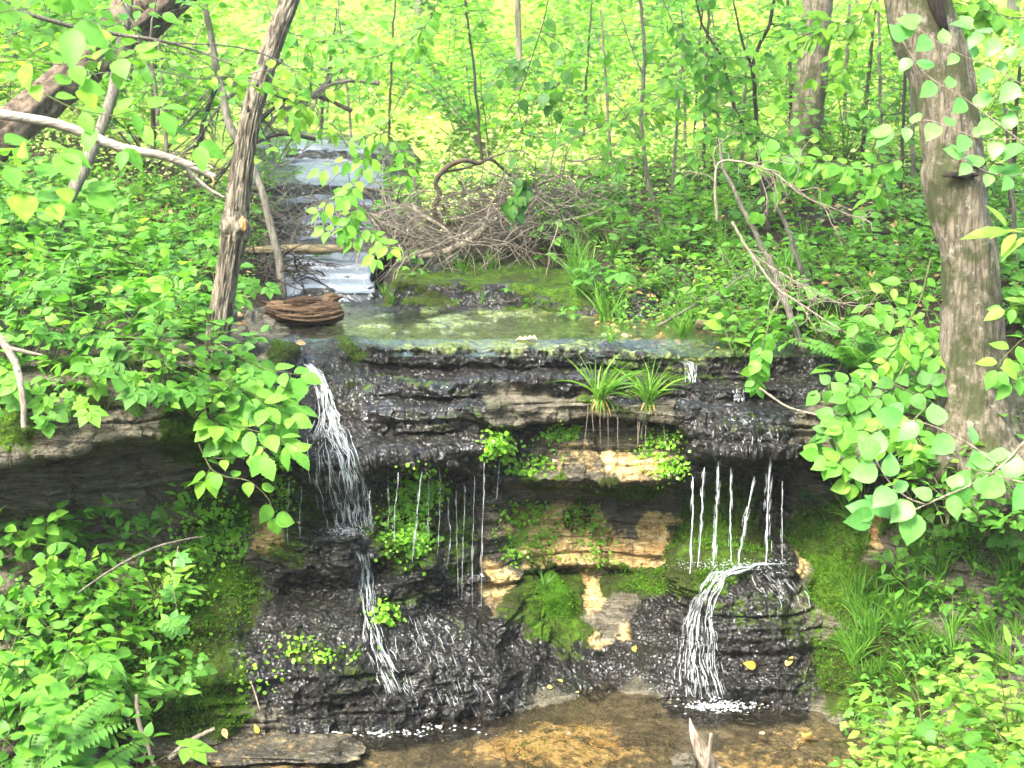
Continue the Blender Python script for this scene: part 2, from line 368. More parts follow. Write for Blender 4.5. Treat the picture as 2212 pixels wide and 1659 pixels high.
# ------------------------------------------------------------------ layered rock sheets
def sheet(name, st, nu, seg, jv=5, jy=.04, disp=1.0, seed=0, uwarp=30):
    """rock surface lofted through profiles [(u, [(v, y)...])]; returns world grid and photo coordinates of its plan"""
    us = np.array([s[0] for s in st], float); K = len(st[0][1])
    Vv = np.array([[q[0] for q in s[1]] for s in st], float); Yv = np.array([[q[1] if q[1] is not None else y_at(q[0], 0.0) for q in s[1]] for s in st], float)
    u = np.linspace(us[0], us[-1], nu)
    V = np.zeros((nu, K)); Y = np.zeros((nu, K))
    for k in range(K):
        uw = u+uwarp*n1(u*.011+k*.55, seed+50, 4)
        idx = np.clip(np.searchsorted(us, uw)-1, 0, len(us)-2); t = np.clip((uw-us[idx])/(us[idx+1]-us[idx]), 0, 1); t = .5*smooth(t)+.5*t
        V[:, k] = Vv[idx, k]*(1-t)+Vv[idx+1, k]*t; Y[:, k] = Yv[idx, k]*(1-t)+Yv[idx+1, k]*t
    for k in range(1, K):
        V[:, k] += 2*jv*n1(u*.013+k*3.1, seed+k, 4); Y[:, k] += 2*jy*n1(u*.009+k*.37, seed+20+k//2, 4)
    pt = P(u[:, None], V, Y)                       # nu, K, 3
    cols = []; vs = []
    for k in range(K-1):
        n = seg[k] if isinstance(seg, (list, tuple)) else seg
        s = np.linspace(0, 1, n, endpoint=False)[None, :, None]
        cols.append(pt[:, k:k+1]*(1-s)+pt[:, k+1:k+2]*s); vs.append(V[:, k:k+1]*(1-s[..., 0])+V[:, k+1:k+2]*s[..., 0])
    cols.append(pt[:, -1:]); vs.append(V[:, -1:])
    W = np.concatenate(cols, 1).transpose(1, 0, 2); VV = np.concatenate(vs, 1).T; UU = np.broadcast_to(u[None], VV.shape)
    for _ in range(2):                              # soften creases
        W[1:-1] = .25*W[:-2]+.5*W[1:-1]+.25*W[2:]
    return W, UU, VV
def normals(W):
    return -nrm(np.cross(np.gradient(W, axis=1), np.gradient(W, axis=0)))
def warp(U, V, W, s=0):
    p = W*np.array([1, .6, 1])
    return U+150*fbm(p*2.6, 4, 90+s)+60*fbm(p*11, 3, 92+s), V+110*fbm(p*3.1, 4, 94+s)+45*fbm(p*12, 3, 96+s)
def gauss(U, V, blobs):
    r = np.zeros(U.shape)
    for b in blobs:
        cu, cv, ru, rv = b[:4]; s = b[4] if len(b) > 4 else 1
        d = ((U-cu)/ru)**2+((V-cv)/rv)**2
        r = np.maximum(r, s*np.exp(-d*d*.7))
    return r
BK = (vz(1.6, 2.75), 2.75)
def bk(y, z): return (vz(z, y), y)
def prof(b, *vy): return [b]+[vy[i] for i in range(len(vy))]
ST = [
 (-200, prof(bk(.7, 1.95), (760, -.2), (785, -.35), (820, -.5), (850, -.55), (900, -.6), (1025, -.68), (1035, -.5), (1048, -.4), (1070, -.38), (1110, -.36), (1150, -.2), (1260, -.4), (1330, -.55), (1420, -.7), (1560, -.95), (1730, None))),
 (100, prof(bk(.8, 1.9), (760, -.05), (780, -.2), (810, -.4), (840, -.48), (880, -.52), (985, -.6), (995, -.45), (1010, -.32), (1050, -.29), (1105, -.28), (1140, -.15), (1250, -.35), (1320, -.5), (1400, -.62), (1530, -.85), (1700, None))),
 (300, prof(bk(.8, 1.88), (740, .05), (770, -.1), (805, -.3), (840, -.4), (870, -.48), (938, -.55), (948, -.4), (965, -.24), (1020, -.2), (1095, -.19), (1125, -.1), (1230, -.25), (1300, -.38), (1380, -.5), (1500, -.7), (1660, None))),
 (480, prof(bk(.9, 1.80), (735, .25), (760, .1), (800, -.1), (840, -.2), (880, -.3), (950, -.32), (962, -.12), (985, .03), (1060, .06), (1110, .04), (1160, .05), (1240, -.1), (1300, -.2), (1370, -.35), (1480, -.55), (1610, None))),
 (560, prof(bk(1.6, 1.66), (745, .6), (765, .5), (820, .35), (850, .25), (890, .15), (930, .05), (985, .1), (1000, .3), (1060, .35), (1110, .3), (1160, .1), (1240, .0), (1290, -.08), (1350, -.25), (1470, -.48), (1600, None))),
 (650, prof(BK, (755, .75), (775, .68), (830, .5), (870, .38), (930, .3), (945, .12), (985, .1), (1000, .2), (1080, .3), (1130, .25), (1165, -.05), (1240, -.1), (1270, .0), (1330, -.2), (1460, -.42), (1590, None))),
 (730, prof(BK, (762, .7), (790, .62), (830, .5), (870, .42), (925, .33), (945, .1), (1000, .06), (1040, .04), (1100, .08), (1142, .1), (1165, -.12), (1235, -.2), (1262, -.08), (1330, -.2), (1460, -.42), (1582, None))),
 (850, prof(BK, (750, .75), (795, .72), (832, .5), (868, .45), (888, .32), (945, .28), (985, .05), (1005, .12), (1020, .32), (1060, .34), (1140, .3), (1170, .05), (1250, .0), (1345, -.12), (1450, -.36), (1578, None))),
 (960, prof(BK, (750, .75), (798, .72), (832, .5), (868, .47), (885, .35), (940, .3), (972, .12), (996, .1), (1010, .36), (1060, .38), (1150, .36), (1270, .25), (1315, .18), (1340, .0), (1440, -.26), (1562, None))),
 (1060, prof(BK, (750, .75), (800, .7), (828, .5), (862, .45), (880, .3), (915, .26), (960, .22), (1030, .22), (1048, .35), (1080, .42), (1180, .46), (1260, .4), (1310, .25), (1345, .05), (1440, -.18), (1545, None))),
 (1110, prof(BK, (752, .75), (798, .72), (822, .5), (858, .47), (872, .36), (905, .34), (915, .58), (930, .48), (1035, .36), (1052, .6), (1085, .70), (1150, .6), (1240, .52), (1310, .33), (1400, .03), (1532, None))),
 (1190, prof(BK, (754, .75), (798, .72), (822, .5), (857, .47), (870, .37), (902, .35), (912, .58), (930, .48), (1037, .36), (1052, .6), (1085, .76), (1150, .68), (1240, .62), (1310, .46), (1405, .17), (1515, None))),
 (1300, prof(BK, (757, .75), (797, .72), (820, .5), (855, .48), (866, .38), (897, .36), (905, .62), (925, .5), (1040, .34), (1056, .62), (1085, .8), (1150, .72), (1240, .65), (1300, .5), (1420, .22), (1500, None))),
 (1450, prof(BK, (762, .75), (808, .7), (826, .5), (860, .47), (872, .36), (905, .34), (915, .52), (930, .45), (1030, .36), (1045, .62), (1080, .77), (1150, .7), (1230, .6), (1300, .4), (1400, .12), (1510, None))),
 (1510, prof(BK, (766, .75), (825, .7), (842, .5), (870, .47), (885, .3), (930, .24), (975, .2), (990, .34), (1005, .66), (1060, .74), (1150, .62), (1205, .42), (1240, .12), (1310, -.02), (1400, -.1), (1520, None))),
 (1600, prof(BK, (766, .75), (825, .7), (842, .5), (870, .47), (885, .3), (930, .22), (975, .18), (990, .32), (1005, .68), (1060, .76), (1150, .64), (1200, .43), (1222, .1), (1300, -.02), (1400, -.1), (1525, None))),
 (1700, prof(BK, (770, .75), (822, .7), (842, .5), (870, .45), (885, .3), (935, .22), (980, .18), (994, .32), (1008, .66), (1062, .72), (1150, .62), (1205, .45), (1235, .12), (1310, .0), (1405, -.08), (1525, None))),
 (1760, prof(bk(2.5, 1.62), (775, .7), (815, .6), (842, .45), (870, .42), (890, .3), (940, .25), (985, .22), (1000, .4), (1020, .66), (1070, .68), (1150, .55), (1210, .4), (1260, .25), (1330, .08), (1420, -.05), (1530, None))),
 (1900, prof(bk(1.8, 1.58), (790, .55), (830, .4), (860, .3), (890, .25), (930, .15), (970, .1), (1010, .1), (1025, .4), (1050, .55), (1090, .55), (1150, .42), (1220, .28), (1290, .12), (1360, -.02), (1450, -.15), (1560, None))),
 (2060, prof(bk(1.4, 1.52), (850, .3), (890, .1), (920, .0), (950, -.05), (985, -.1), (1010, -.1), (1040, -.05), (1055, .2), (1080, .3), (1110, .25), (1160, .15), (1240, .05), (1320, -.1), (1400, -.22), (1500, -.4), (1610, None))),
 (2250, prof(bk(1.2, 1.48), (900, .0), (930, -.1), (960, -.2), (985, -.25), (1010, -.3), (1030, -.3), (1060, -.25), (1070, -.05), (1090, .05), (1120, -.02), (1170, -.15), (1250, -.25), (1330, -.4), (1420, -.5), (1530, -.65), (1660, None))),
 (2420, prof(bk(1.2, 1.5), (900, -.2), (930, -.3), (960, -.4), (985, -.45), (1010, -.5), (1040, -.5), (1070, -.45), (1080, -.25), (1100, -.15), (1130, -.2), (1180, -.35), (1260, -.45), (1340, -.6), (1440, -.75), (1560, -.95), (1730, None))),
]
W, UU, VV = sheet('wall', ST, 1500, [90, 24, 24, 18, 18, 28, 22, 14, 42, 16, 22, 50, 54, 40, 56, 56], 5, .035, seed=3, uwarp=70)
# one more row under the water
W = np.concatenate([W, *[W[-1:]+np.array([0, -.9*f_, -.085*f_**.6]) for f_ in np.linspace(.03, 1, 26)]]); VV = np.concatenate([VV]+[VV[-1:]+4*q for q in range(1, 27)]); UU = np.concatenate([UU]+[UU[-1:]]*26)
nv, nu = VV.shape
U0, V0 = UU, VV; UU, VV = warp(UU, VV, W)
# zones that belong to the rock (wet skin, moss, bare sandstone, algae)
wet = np.maximum.reduce([smooth((UU-590)/50)*smooth((1085-UU)/60+.0*VV), smooth((UU-1450)/40)*smooth((1755-UU)/60), smooth((865-VV)/30)*smooth((UU-560)/60)*smooth((1900-UU)/100)])
wet = np.maximum(wet, gauss(UU, VV, [(720, 1400, 260, 190), (950, 1440, 210, 150), (640, 1330, 170, 80), (1560, 1400, 200, 130), (1690, 1450, 110, 70), (1300, 1440, 220, 50, .9), (1090, 960, 80, 40, .8), (1080, 1030, 60, 60, .8)]))
wet = np.minimum(wet, 1-gauss(UU, VV, [(1280, 1170, 190, 130, .97), (1290, 880, 190, 22, .75)]))
wet = np.maximum(wet, gauss(UU, VV, [(1900, 1020, 300, 60, .55), (300, 1060, 300, 40, .25)]))
sand = gauss(UU, VV, [(1260, 1200, 120, 100, .85), (1430, 1180, 60, 75, 1.2), (1180, 1150, 90, 50, .7), (1085, 1290, 45, 60, .9), (1280, 1300, 45, 40, .8), (1730, 1180, 50, 60, .95), (1880, 1150, 45, 40, .9), (1350, 985, 130, 40, .62), (1230, 1000, 60, 40, .45), (1380, 1390, 60, 28, .75), (1240, 1390, 60, 24, .7), (1690, 1440, 50, 20, .8), (570, 1170, 40, 70, .7), (500, 1240, 60, 50, .45), (530, 1120, 40, 30, .6), (1480, 1330, 30, 30, .5)])
moss = gauss(UU, VV, [(1190, 1330, 80, 90, 1.0), (1420, 1265, 130, 55, 1), (1560, 1170, 120, 110, 1.0), (1800, 1170, 90, 80, .95), (1850, 1270, 120, 70, .8), (1900, 1450, 180, 130, .9), (1560, 1060, 120, 50, .7), (470, 1110, 90, 80, .75), (420, 1290, 150, 140, .8), (400, 1480, 120, 130, .95), (260, 1400, 130, 120, 1), (470, 1560, 60, 60, .7), (1350, 1042, 120, 16, .85), (1180, 1040, 60, 18, .7), (300, 800, 330, 45, .55), (430, 920, 60, 70, .8), (215, 880, 40, 40, .8), (40, 920, 60, 70, .7), (1420, 820, 220, 16, .6), (1330, 870, 120, 14, .6), (735, 770, 28, 35, .9), (600, 770, 40, 25, .9), (880, 1120, 80, 110, .75), (1150, 1130, 70, 50, .5), (1000, 1180, 60, 120, .55), (1270, 1130, 40, 60, .6), (640, 1080, 70, 110, .55), (1700, 1350, 160, 70, .45), (960, 1390, 70, 50, .35), (690, 1420, 130, 40, .5), (620, 1200, 70, 60, .5), (800, 1470, 120, 30, .45), (1000, 900, 160, 20, .42), (900, 830, 200, 14, .45), (1640, 930, 120, 30, .42), (1560, 1340, 60, 60, .4), (850, 1290, 80, 30, .45), (740, 880, 60, 40, .4), (2150, 1000, 250, 140, .35)])
alg = gauss(UU, VV, [(1120, 715, 460, 50, .75), (1000, 745, 260, 14, .6), (1500, 765, 200, 20, .55), (1350, 800, 180, 14, .5)])*smooth((V0-560)/30)
UU, VV = U0, V0
sub = np.zeros(UU.shape); sub[-26:] = smooth(np.arange(26)/7)[:, None]; nsub = vnoise(W*np.array([3, 5, 3]), 120); wet *= 1-sub; moss = moss*(1-sub)+.42*sub*nsub; sand = np.maximum(sand*(1-sub), sub*(.16+.42*nsub))
# ---- relief: bedding planes, lumps, wet nodules
Np = normals(W); X, Y, Z = W[..., 0], W[..., 1], W[..., 2]
steep = np.clip(1.35-np.abs(Np[..., 2])*1.3, 0, 1)
zz = Z+.06*fbm(np.stack([X*1.2, Y*1.2, Z*0], -1), 3, 2)
lamt = vnoise(np.stack([X*1.1, Y*.6, zz*26], -1), 11)+.6*vnoise(np.stack([X*2.4, Y, zz*55], -1), 12)-.8
dry = 1-np.clip(wet, 0, 1)
lump = np.abs(fbm(np.stack([X*5, Y*5, Z*5], -1), 4, 13))
nod = .6*vnoise(np.stack([X*24, Y*24, Z*24], -1), 14)**2+.55*vnoise(np.stack([X*48, Y*48, Z*40], -1), 24)**2+.25*vnoise(np.stack([X*95, Y*95, Z*80], -1), 25)
crk = vnoise(np.stack([X*3.2, Y*3, Z*2.2], -1), 19)
lump2 = fbm(np.stack([X*2.2, Y*2.2, Z*3.4], -1), 3, 23)
rid = 0
for f_, a_, s_ in ((3.2, .060, 61), (6.5, .036, 62), (13, .022, 63), (27, .013, 64)):
    rid = rid+a_*((1-np.abs(2*vnoise(np.stack([X*f_, Y*f_, Z*f_*1.5], -1), s_)-1))**1.6-.45)
lay = zz*12.5+.5*fbm(np.stack([X*.8, Y*.3, Z*0], -1), 3, 66); li = np.floor(lay); lf = lay-li
def bed(i): return vnoise(np.stack([X*1.7+i*5.3, Y*.5, i*3.7+.5], -1), 67)-.5
e_ = smooth((lf-.86)/.14); bedd = bed(li)*(1-e_)+bed(li+1)*e_-.5*np.exp(-((lf-.93)/.05)**2)*vnoise(np.stack([X*2, li, li*0], -1), 68)
D = bedd*steep*.105*(.55+.45*dry)+rid*(.2+.8*steep)*(.45+.55*np.clip(wet, 0, 1))+steep*(.016+.036*dry)*lamt-.16*lump*(.35+.65*steep)+.15*lump2*(.25+.75*steep)+.042*nod*(.25+.75*np.clip(wet, 0, 1))*(.25+.75*steep)+.012*fbm(np.stack([X*30, Y*30, Z*30], -1), 3, 15)
D += .05*np.clip(moss, 0, 1)*(.4+vnoise(np.stack([X*12, Y*12, Z*12], -1), 16))*.6
D -= steep*dry*.05*(np.abs(crk-.5) < .018)*vnoise(np.stack([X*2, Y*2, Z*14], -1), 18)
D *= smooth((np.arange(nv)/30.))[:, None]+.25
W2 = W+Np*D[..., None]
a = Acc(); a.add(W2, grid_q(nu, nv))
WALL = tag(a.build('rock_ledge', M_ROCK, attrs={'wet': wet.ravel(), 'moss': moss.ravel(), 'sand': sand.ravel(), 'alg': alg.ravel()}), 'stepped layered rock ledge, black and wet under the falls, yellow and mossy between', 'rock ledge', kind='structure')
WALLV = W2; WQ = grid_q(nu, nv)
# ---- small stepped sheets behind: mossy step right of the stream, stream stairs, upper fall
def small_sheet(name, st, nu, seg, label, wetv, mossb, algb=(), sandb=(), jv=3, jy=.05, seed=0, amp=1.0):
    W, U, V = sheet(name, st, nu, seg, jv, jy, seed=seed)
    Np = normals(W); X, Y, Z = W[..., 0], W[..., 1], W[..., 2]; s = np.clip(1-np.abs(Np[..., 2]), 0, 1)
    D = amp*(.03*(vnoise(np.stack([X*1.5, Y, Z*22], -1), seed+1)-.5)*s-.12*np.abs(fbm(np.stack([X*4, Y*4, Z*5], -1), 4, seed+2))+.02*vnoise(np.stack([X*20, Y*20, Z*20], -1), seed+3)*s)
    W = W+Np*D[..., None]; kk = np.arange(W.shape[1]); ed = np.minimum(kk, kk[-1]-kk)[None]/(.09*len(kk)); W[..., 2] -= .30*(1-smooth(ed-.9*vnoise(W*np.array([0, 5, 6]), seed+9)))
    a = Acc(); a.add(W, grid_q(W.shape[1], W.shape[0])); U, V = warp(U, V, W*1.0)
    at = {'wet': np.full(W[..., 0].size, wetv), 'moss': gauss(U, V, mossb).ravel(), 'alg': gauss(U, V, algb).ravel() if algb else np.zeros(W[..., 0].size), 'sand': gauss(U, V, sandb).ravel() if sandb else np.zeros(W[..., 0].size)}
    o = tag(a.build(name, M_ROCK, attrs=at), label, 'rock ledge', kind='structure')
    return o, W
sh1 = [(780, [(545, 3.3), (572, 3.0), (578, 2.75), (600, 2.55), (612, 2.35), (645, 2.3), (655, 2.2), (672, 2.15)]),
       (830, [(548, 3.3), (575, 3.0), (582, 2.7), (600, 2.45), (602, 2.2), (660, 2.14), (666, 2.05), (684, 2.0)]),
       (1000, [(550, 3.3), (578, 2.9), (592, 2.7), (603, 2.4), (606, 2.15), (664, 2.08), (670, 1.95), (686, 1.9)]),
       (1200, [(552, 3.3), (582, 2.7), (598, 2.5), (610, 2.25), (616, 1.95), (674, 1.88), (680, 1.8), (694, 1.75)]),
       (1340, [(560, 3.1), (590, 2.5), (610, 2.3), (628, 2.1), (636, 1.85), (682, 1.78), (690, 1.7), (706, 1.65)]),
       (1480, [(580, 2.8), (610, 2.3), (635, 2.1), (655, 1.9), (670, 1.7), (690, 1.65), (700, 1.55), (720, 1.5)])]
MOSSY, MW = small_sheet('mossy_ledge', sh1, 320, [14, 8, 14, 10, 22, 8, 12], 'low stepped ledge of mossy dark stone beside the stream above the falls', .8,
    [(850, 600, 70, 28, 1.0), (880, 668, 90, 22, 1), (1050, 675, 220, 16, .85), (1000, 585, 200, 18, 1), (1150, 612, 160, 16, .95), (1250, 640, 120, 34, .7), (930, 635, 60, 20, .7)], seed=30)
sh2 = [(540, [(545, 3.6), (570, 3.2), (590, 3.1), (600, 2.95), (620, 2.9), (628, 2.7), (645, 2.6), (665, 2.3), (690, 2.1)]),
       (660, [(545, 3.6), (566, 3.2), (580, 3.15), (590, 2.95), (604, 2.9), (612, 2.7), (630, 2.62), (640, 2.4), (668, 2.2)]),
       (740, [(548, 3.6), (568, 3.2), (582, 3.15), (592, 2.9), (606, 2.85), (616, 2.6), (632, 2.55), (642, 2.35), (668, 2.15)]),
       (840, [(548, 3.6), (570, 3.2), (582, 3.1), (592, 2.85), (606, 2.8), (616, 2.55), (632, 2.5), (644, 2.3), (672, 2.1)])]
STAIR, SW = small_sheet('stream_steps', sh2, 160, [10, 8, 10, 8, 10, 8, 10, 12], 'low wet stone steps carrying the stream down to the shelf', 1.0, [(560, 600, 60, 60, .3)], seed=40, amp=.6)
sh3 = [(380, [(270, 9.5), (312, 7.3), (345, 7.2), (356, 6.7), (385, 5.6), (420, 5.5), (428, 5.2), (470, 5.1), (476, 4.95), (515, 4.85), (530, 4.0), (556, 3.5)]),
       (560, [(272, 9.5), (314, 7.3), (346, 7.2), (356, 6.7), (392, 5.35), (440, 5.3), (446, 5.05), (478, 5.0), (484, 4.8), (518, 4.7), (530, 4.0), (552, 3.5)]),
       (700, [(284, 9.3), (320, 7.2), (350, 7.1), (360, 6.6), (397, 5.3), (424, 5.25), (432, 5.0), (470, 4.9), (478, 4.7), (512, 4.6), (528, 3.9), (552, 3.5)]),
       (850, [(300, 9), (330, 7.2), (366, 7.1), (376, 6.5), (404, 5.35), (440, 5.3), (447, 5.1), (482, 5.0), (488, 4.8), (520, 4.7), (532, 4.0), (554, 3.5)]),
       (960, [(330, 8), (352, 7.3), (380, 7.2), (386, 6.5), (414, 5.4), (460, 5.35), (466, 5.2), (496, 5.1), (500, 4.9), (530, 4.8), (540, 4.2), (558, 3.6)])]
UPFALL, UW = small_sheet('upper_ledge', sh3, 260, [20, 12, 10, 26, 20, 10, 20, 8, 18, 14, 10], 'two thick wet stone slabs stepping down at the upper fall', .9, [(960, 330, 60, 40, .8), (420, 420, 60, 80, .5), (520, 360, 50, 20, .4)], seed=50, amp=.45)
# ------------------------------------------------------------------ pool bed and pool water
bx = np.linspace(-3.4, 3.4, 320); by = np.linspace(-4.5, .35, 240); BX, BY = np.meshgrid(bx, by)
BZ = -.085+.10*fbm(np.stack([BX*1.1, BY*1.6, 0*BX], -1), 5, 70)+.05*np.round(3*fbm(np.stack([BX*.7, BY*1.0, 0*BX], -1), 3, 71))/1.0*.5
BZ = np.minimum(BZ, -.012-.02*vnoise(np.stack([BX*3, BY*3, 0*BX], -1), 72))
a = Acc(); a.add(np.stack([BX, BY, BZ], -1), grid_q(len(bx), len(by)))
POOLBED = tag(a.build('pool_bed', M_BED), 'brown and ochre stone bed under the shallow pool', 'stream bed', kind='structure')
a = Acc(); px = np.linspace(-3.4, 3.4, 60); py = np.linspace(-4.5, .4, 50); PX, PY = np.meshgrid(px, py)
a.add(np.stack([PX, PY, 0*PX], -1), grid_q(60, 50))
tag(a.build('pool_water', M_POOL), 'shallow clear brown pool at the foot of the falls', 'water', kind='structure')
# ------------------------------------------------------------------ ray casting onto what is built
bv = []; bq = []; n0 = 0
for Vx, q in ((np.stack([GX, GY, GZ], -1).reshape(-1, 3), grid_q(len(gx), len(gy))), (WALLV.reshape(-1, 3), WQ), (MW.reshape(-1, 3), grid_q(MW.shape[1], MW.shape[0])), (SW.reshape(-1, 3), grid_q(SW.shape[1], SW.shape[0])), (UW.reshape(-1, 3), grid_q(UW.shape[1], UW.shape[0])), (np.stack([BX, BY, BZ], -1).reshape(-1, 3), grid_q(len(bx), len(by)))):
    bv.append(Vx); bq.append(q+n0); n0 += len(Vx)
BVH = BVHTree.FromPolygons(np.concatenate(bv).tolist(), np.concatenate(bq).tolist())
def hit(u, v, off=0.0):
    """first rock or ground point seen at photo position (u, v), and its outward normal"""
    d = P(u, v, 0.0)-CAM; d /= np.linalg.norm(d)
    h = BVH.ray_cast(Vector(CAM), Vector(d))
    if h[0] is None: return P(u, v, 30.0), np.array([0, -1.0, 0])
    nn = np.array(h[1]); nn = nn if nn@d < 0 else -nn
    return np.array(h[0])+nn*off, nn
def drop(x, y, z0=40.0):
    h = BVH.ray_cast(Vector((x, y, z0)), Vector((0, 0, -1)))
    return np.array(h[0]) if h[0] is not None else np.array([x, y, 0.0])
# ------------------------------------------------------------------ still water films and running water
def film(name, poly_uv, z, label, n=60, mat=None):
    return None
xs_ = np.linspace(-1.75, 2.0, 90); ys_ = np.linspace(.66, 2.75, 60); FX, FY = np.meshgrid(xs_, ys_)
FZ = 1.588+.006*fbm(np.stack([FX*3, FY*3, 0*FX], -1), 3, 80)-.05*smooth((.95-FY)/.3)
a = Acc(); a.add(np.stack([FX, FY, FZ], -1), grid_q(90, 60))
tag(a.build('shelf_water', M_FILM), 'thin sheet of clear water lying on the rock shelf above the falls', 'water', kind='structure')
def ribbon_fall(acc, pts, width, n=26, across=5, ripple=.012, seed=0, taper=None):
    """falling sheet of water as a closed thin lens; pts = photo path (u, v, y or None)"""
    p = np.asarray(pts, float); c = resample(p, n)
    w = np.interp(np.linspace(0, 1, n), np.linspace(0, 1, len(width)), width) if np.ndim(width) else np.full(n, width)
    th = np.linspace(0, 2*np.pi, 2*across, endpoint=False)
    T = nrm(np.gradient(c, axis=0)); X = nrm(np.cross(T, np.array([0, -1.0, .2]))); N = np.cross(X, T)
    N = np.where(N[:, 1:2] > 0, -N, N); dep = np.minimum(.22*w+.001, .005)
    wob = 1+.35*n1(np.arange(n)*.35+seed*11, seed, 2)
    V = c[:, None]+(w*wob)[:, None, None]*np.cos(th)[None, :, None]*X[:, None]+dep[:, None, None]*np.sin(th)[None, :, None]*N[:, None]
    V += ripple*(vnoise(V*np.array([40, 40, 14]), seed)-.5)[..., None]*N[:, None]
    k = 2*across; i = np.arange(n*k).reshape(n, k); j = np.roll(i, -1, 1)
    r = np.broadcast_to((1-np.abs(np.cos(th)))[None]*.8+.2*RNG.random(), (n, k))
    acc.add(V, np.stack([i[:-1], j[:-1], j[1:], i[1:]], -1).reshape(-1, 4), None, r.ravel()); return acc
M_DROP, _nt, _o = newmat('falling_drops'); _N = NT(_nt)
_b = _N.bsdf(Base_Color=(.58, .62, .64), Roughness=.25, Specular_IOR_Level=.5); _t = _N.n('BsdfTransparent'); _N.out(_o, _N.mixs(_N.ramp(_N.attr('rnd'), [(0, (.18,)*3), (1, (.85,)*3)]), _t.outputs[0], _b))
def cascade(name, path, width, nstr, label, cat='waterfall', off=.012, rad=(.0006, .0019), ln=(.03, .13), seed=0, group=None, sig=.42):
    """falling water as many short broken streaks following the rock from one photo position to the next"""
    r = np.random.default_rng(seed+100); acc = Acc(); p = np.asarray(path, float); Wd = np.asarray(width, float)
    L = np.concatenate([[0], np.cumsum(np.hypot(np.diff(p[:, 0]), np.diff(p[:, 1])))]); L /= L[-1]
    lanes = r.normal(0, sig, 9)
    for k in range(nstr):
        l = r.uniform(*ln); a0 = r.uniform(-.02, 1-l*.6); t = np.clip(np.linspace(a0, a0+l, 7), 0, 1)
        s = lanes[r.integers(9)]+r.normal(0, .10) if r.random() < .7 else r.normal(0, sig)
        u = np.interp(t, L, p[:, 0])+s*np.interp(t, L, Wd)+r.normal(0, 1.5)+.8*n1(t*20+k, k % 50); v = np.interp(t, L, p[:, 1]); q = []
        for uu, v2 in zip(u, v):
            h, nn = hit(uu, v2); q.append(h+nn*(off*r.uniform(.3, 1.6))+np.array([0, -.004, .003]))
        q = np.array(q); q[:, 1] = np.minimum(q[:, 1], np.minimum(np.concatenate([q[:1, 1], q[:-1, 1]]), np.concatenate([q[1:, 1], q[-1:, 1]]))+.02)
        for _ in range(4): q[1:-1] = .3*q[:-2]+.4*q[1:-1]+.3*q[2:]
        tube(acc, q, r.uniform(*rad)*np.array([.3, .8, 1, 1, .9, .7, .3]), 4, None, r.random()**1.3, False)
    return tag(acc.build(name, M_DROP), label, cat, group)

def overlay(name, W, rows, off, mat, label):  # painted sky sheen: pale on treads, fading out on steep risers
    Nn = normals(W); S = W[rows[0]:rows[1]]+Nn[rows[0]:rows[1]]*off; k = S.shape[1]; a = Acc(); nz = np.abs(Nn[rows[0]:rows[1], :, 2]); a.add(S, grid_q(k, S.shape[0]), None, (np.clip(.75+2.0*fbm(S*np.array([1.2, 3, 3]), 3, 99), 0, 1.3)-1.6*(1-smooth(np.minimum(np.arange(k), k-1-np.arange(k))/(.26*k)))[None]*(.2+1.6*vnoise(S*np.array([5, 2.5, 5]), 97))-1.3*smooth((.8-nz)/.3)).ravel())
    return tag(a.build(name, mat), label, 'water', kind='structure')
overlay('slab_water', UW[:, 100:215], (12, 150), .012, M_SHEEN, 'water sliding over the two slabs of the upper fall, sky sheen in its colour')
overlay('step_water', SW[:, 30:], (0, 60), .012, M_SHEEN, 'water sliding down the low stone steps, sky sheen in its colour')
# ------------------------------------------------------------------ materials of plants
M_HERB = leaf_mat('herb_leaf', (.06, .175, .025), (.10, .27, .035), (.16, .36, .05))
M_NEAR = leaf_mat('bright_leaf', (.10, .28, .04), (.145, .36, .045), (.25, .46, .045), .5)
M_PALE = leaf_mat('pale_leaf', (.10, .29, .07), (.14, .36, .09), (.20, .42, .07), .4, .38)
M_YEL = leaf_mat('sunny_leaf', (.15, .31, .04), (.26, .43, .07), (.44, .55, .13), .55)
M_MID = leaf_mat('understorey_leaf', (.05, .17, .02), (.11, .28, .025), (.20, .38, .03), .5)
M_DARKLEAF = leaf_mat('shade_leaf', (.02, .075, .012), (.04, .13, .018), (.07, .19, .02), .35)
M_GRASS = leaf_mat('grass_blade', (.06, .17, .02), (.11, .27, .03), (.18, .34, .04), .4, .4)
M_DRYGRASS = leaf_mat('dead_grass_blade', (.30, .17, .05), (.42, .25, .08), (.45, .33, .14), .2, .6, (1.1, 1, .8))
M_LIV = leaf_mat('round_wall_leaf', (.11, .28, .02), (.18, .42, .03), (.28, .54, .05), .4, .35)
M_MOSSB = leaf_mat('moss_blade', (.03, .09, .004), (.055, .15, .006), (.11, .23, .012), .25, .8, spec=.1)
M_STEM = bark_mat('green_stem', (.06, .075, .03), (.14, .16, .06), scale=2)
M_TWIG = bark_mat('pale_twig', (.15, .125, .09), (.35, .30, .23), scale=2)
M_DARKTWIG = bark_mat('dark_twig', (.018, .016, .012), (.06, .052, .04), scale=2)
M_GREYTWIG = bark_mat('grey_twig', (.07, .065, .05), (.17, .155, .12), scale=2)
M_WHITE = bark_mat('peeled_wood', (.20, .175, .14), (.42, .385, .32), scale=1.2, stretch=(.3, 1, 1))
M_BARK = bark_mat('furrowed_bark', (.030, .026, .019), (.225, .195, .145), mosscol=None, stretch=(1, 1, .10))
M_BARK2 = bark_mat('pale_bark', (.05, .042, .03), (.20, .168, .118), mosscol=(.035, .045, .012), mossamt=.5, scale=1.3, stretch=(1, 1, .16), lichen=.3)
M_BARK3 = bark_mat('weathered_wood', (.025, .017, .011), (.13, .098, .068), stretch=(.5, .5, .2))
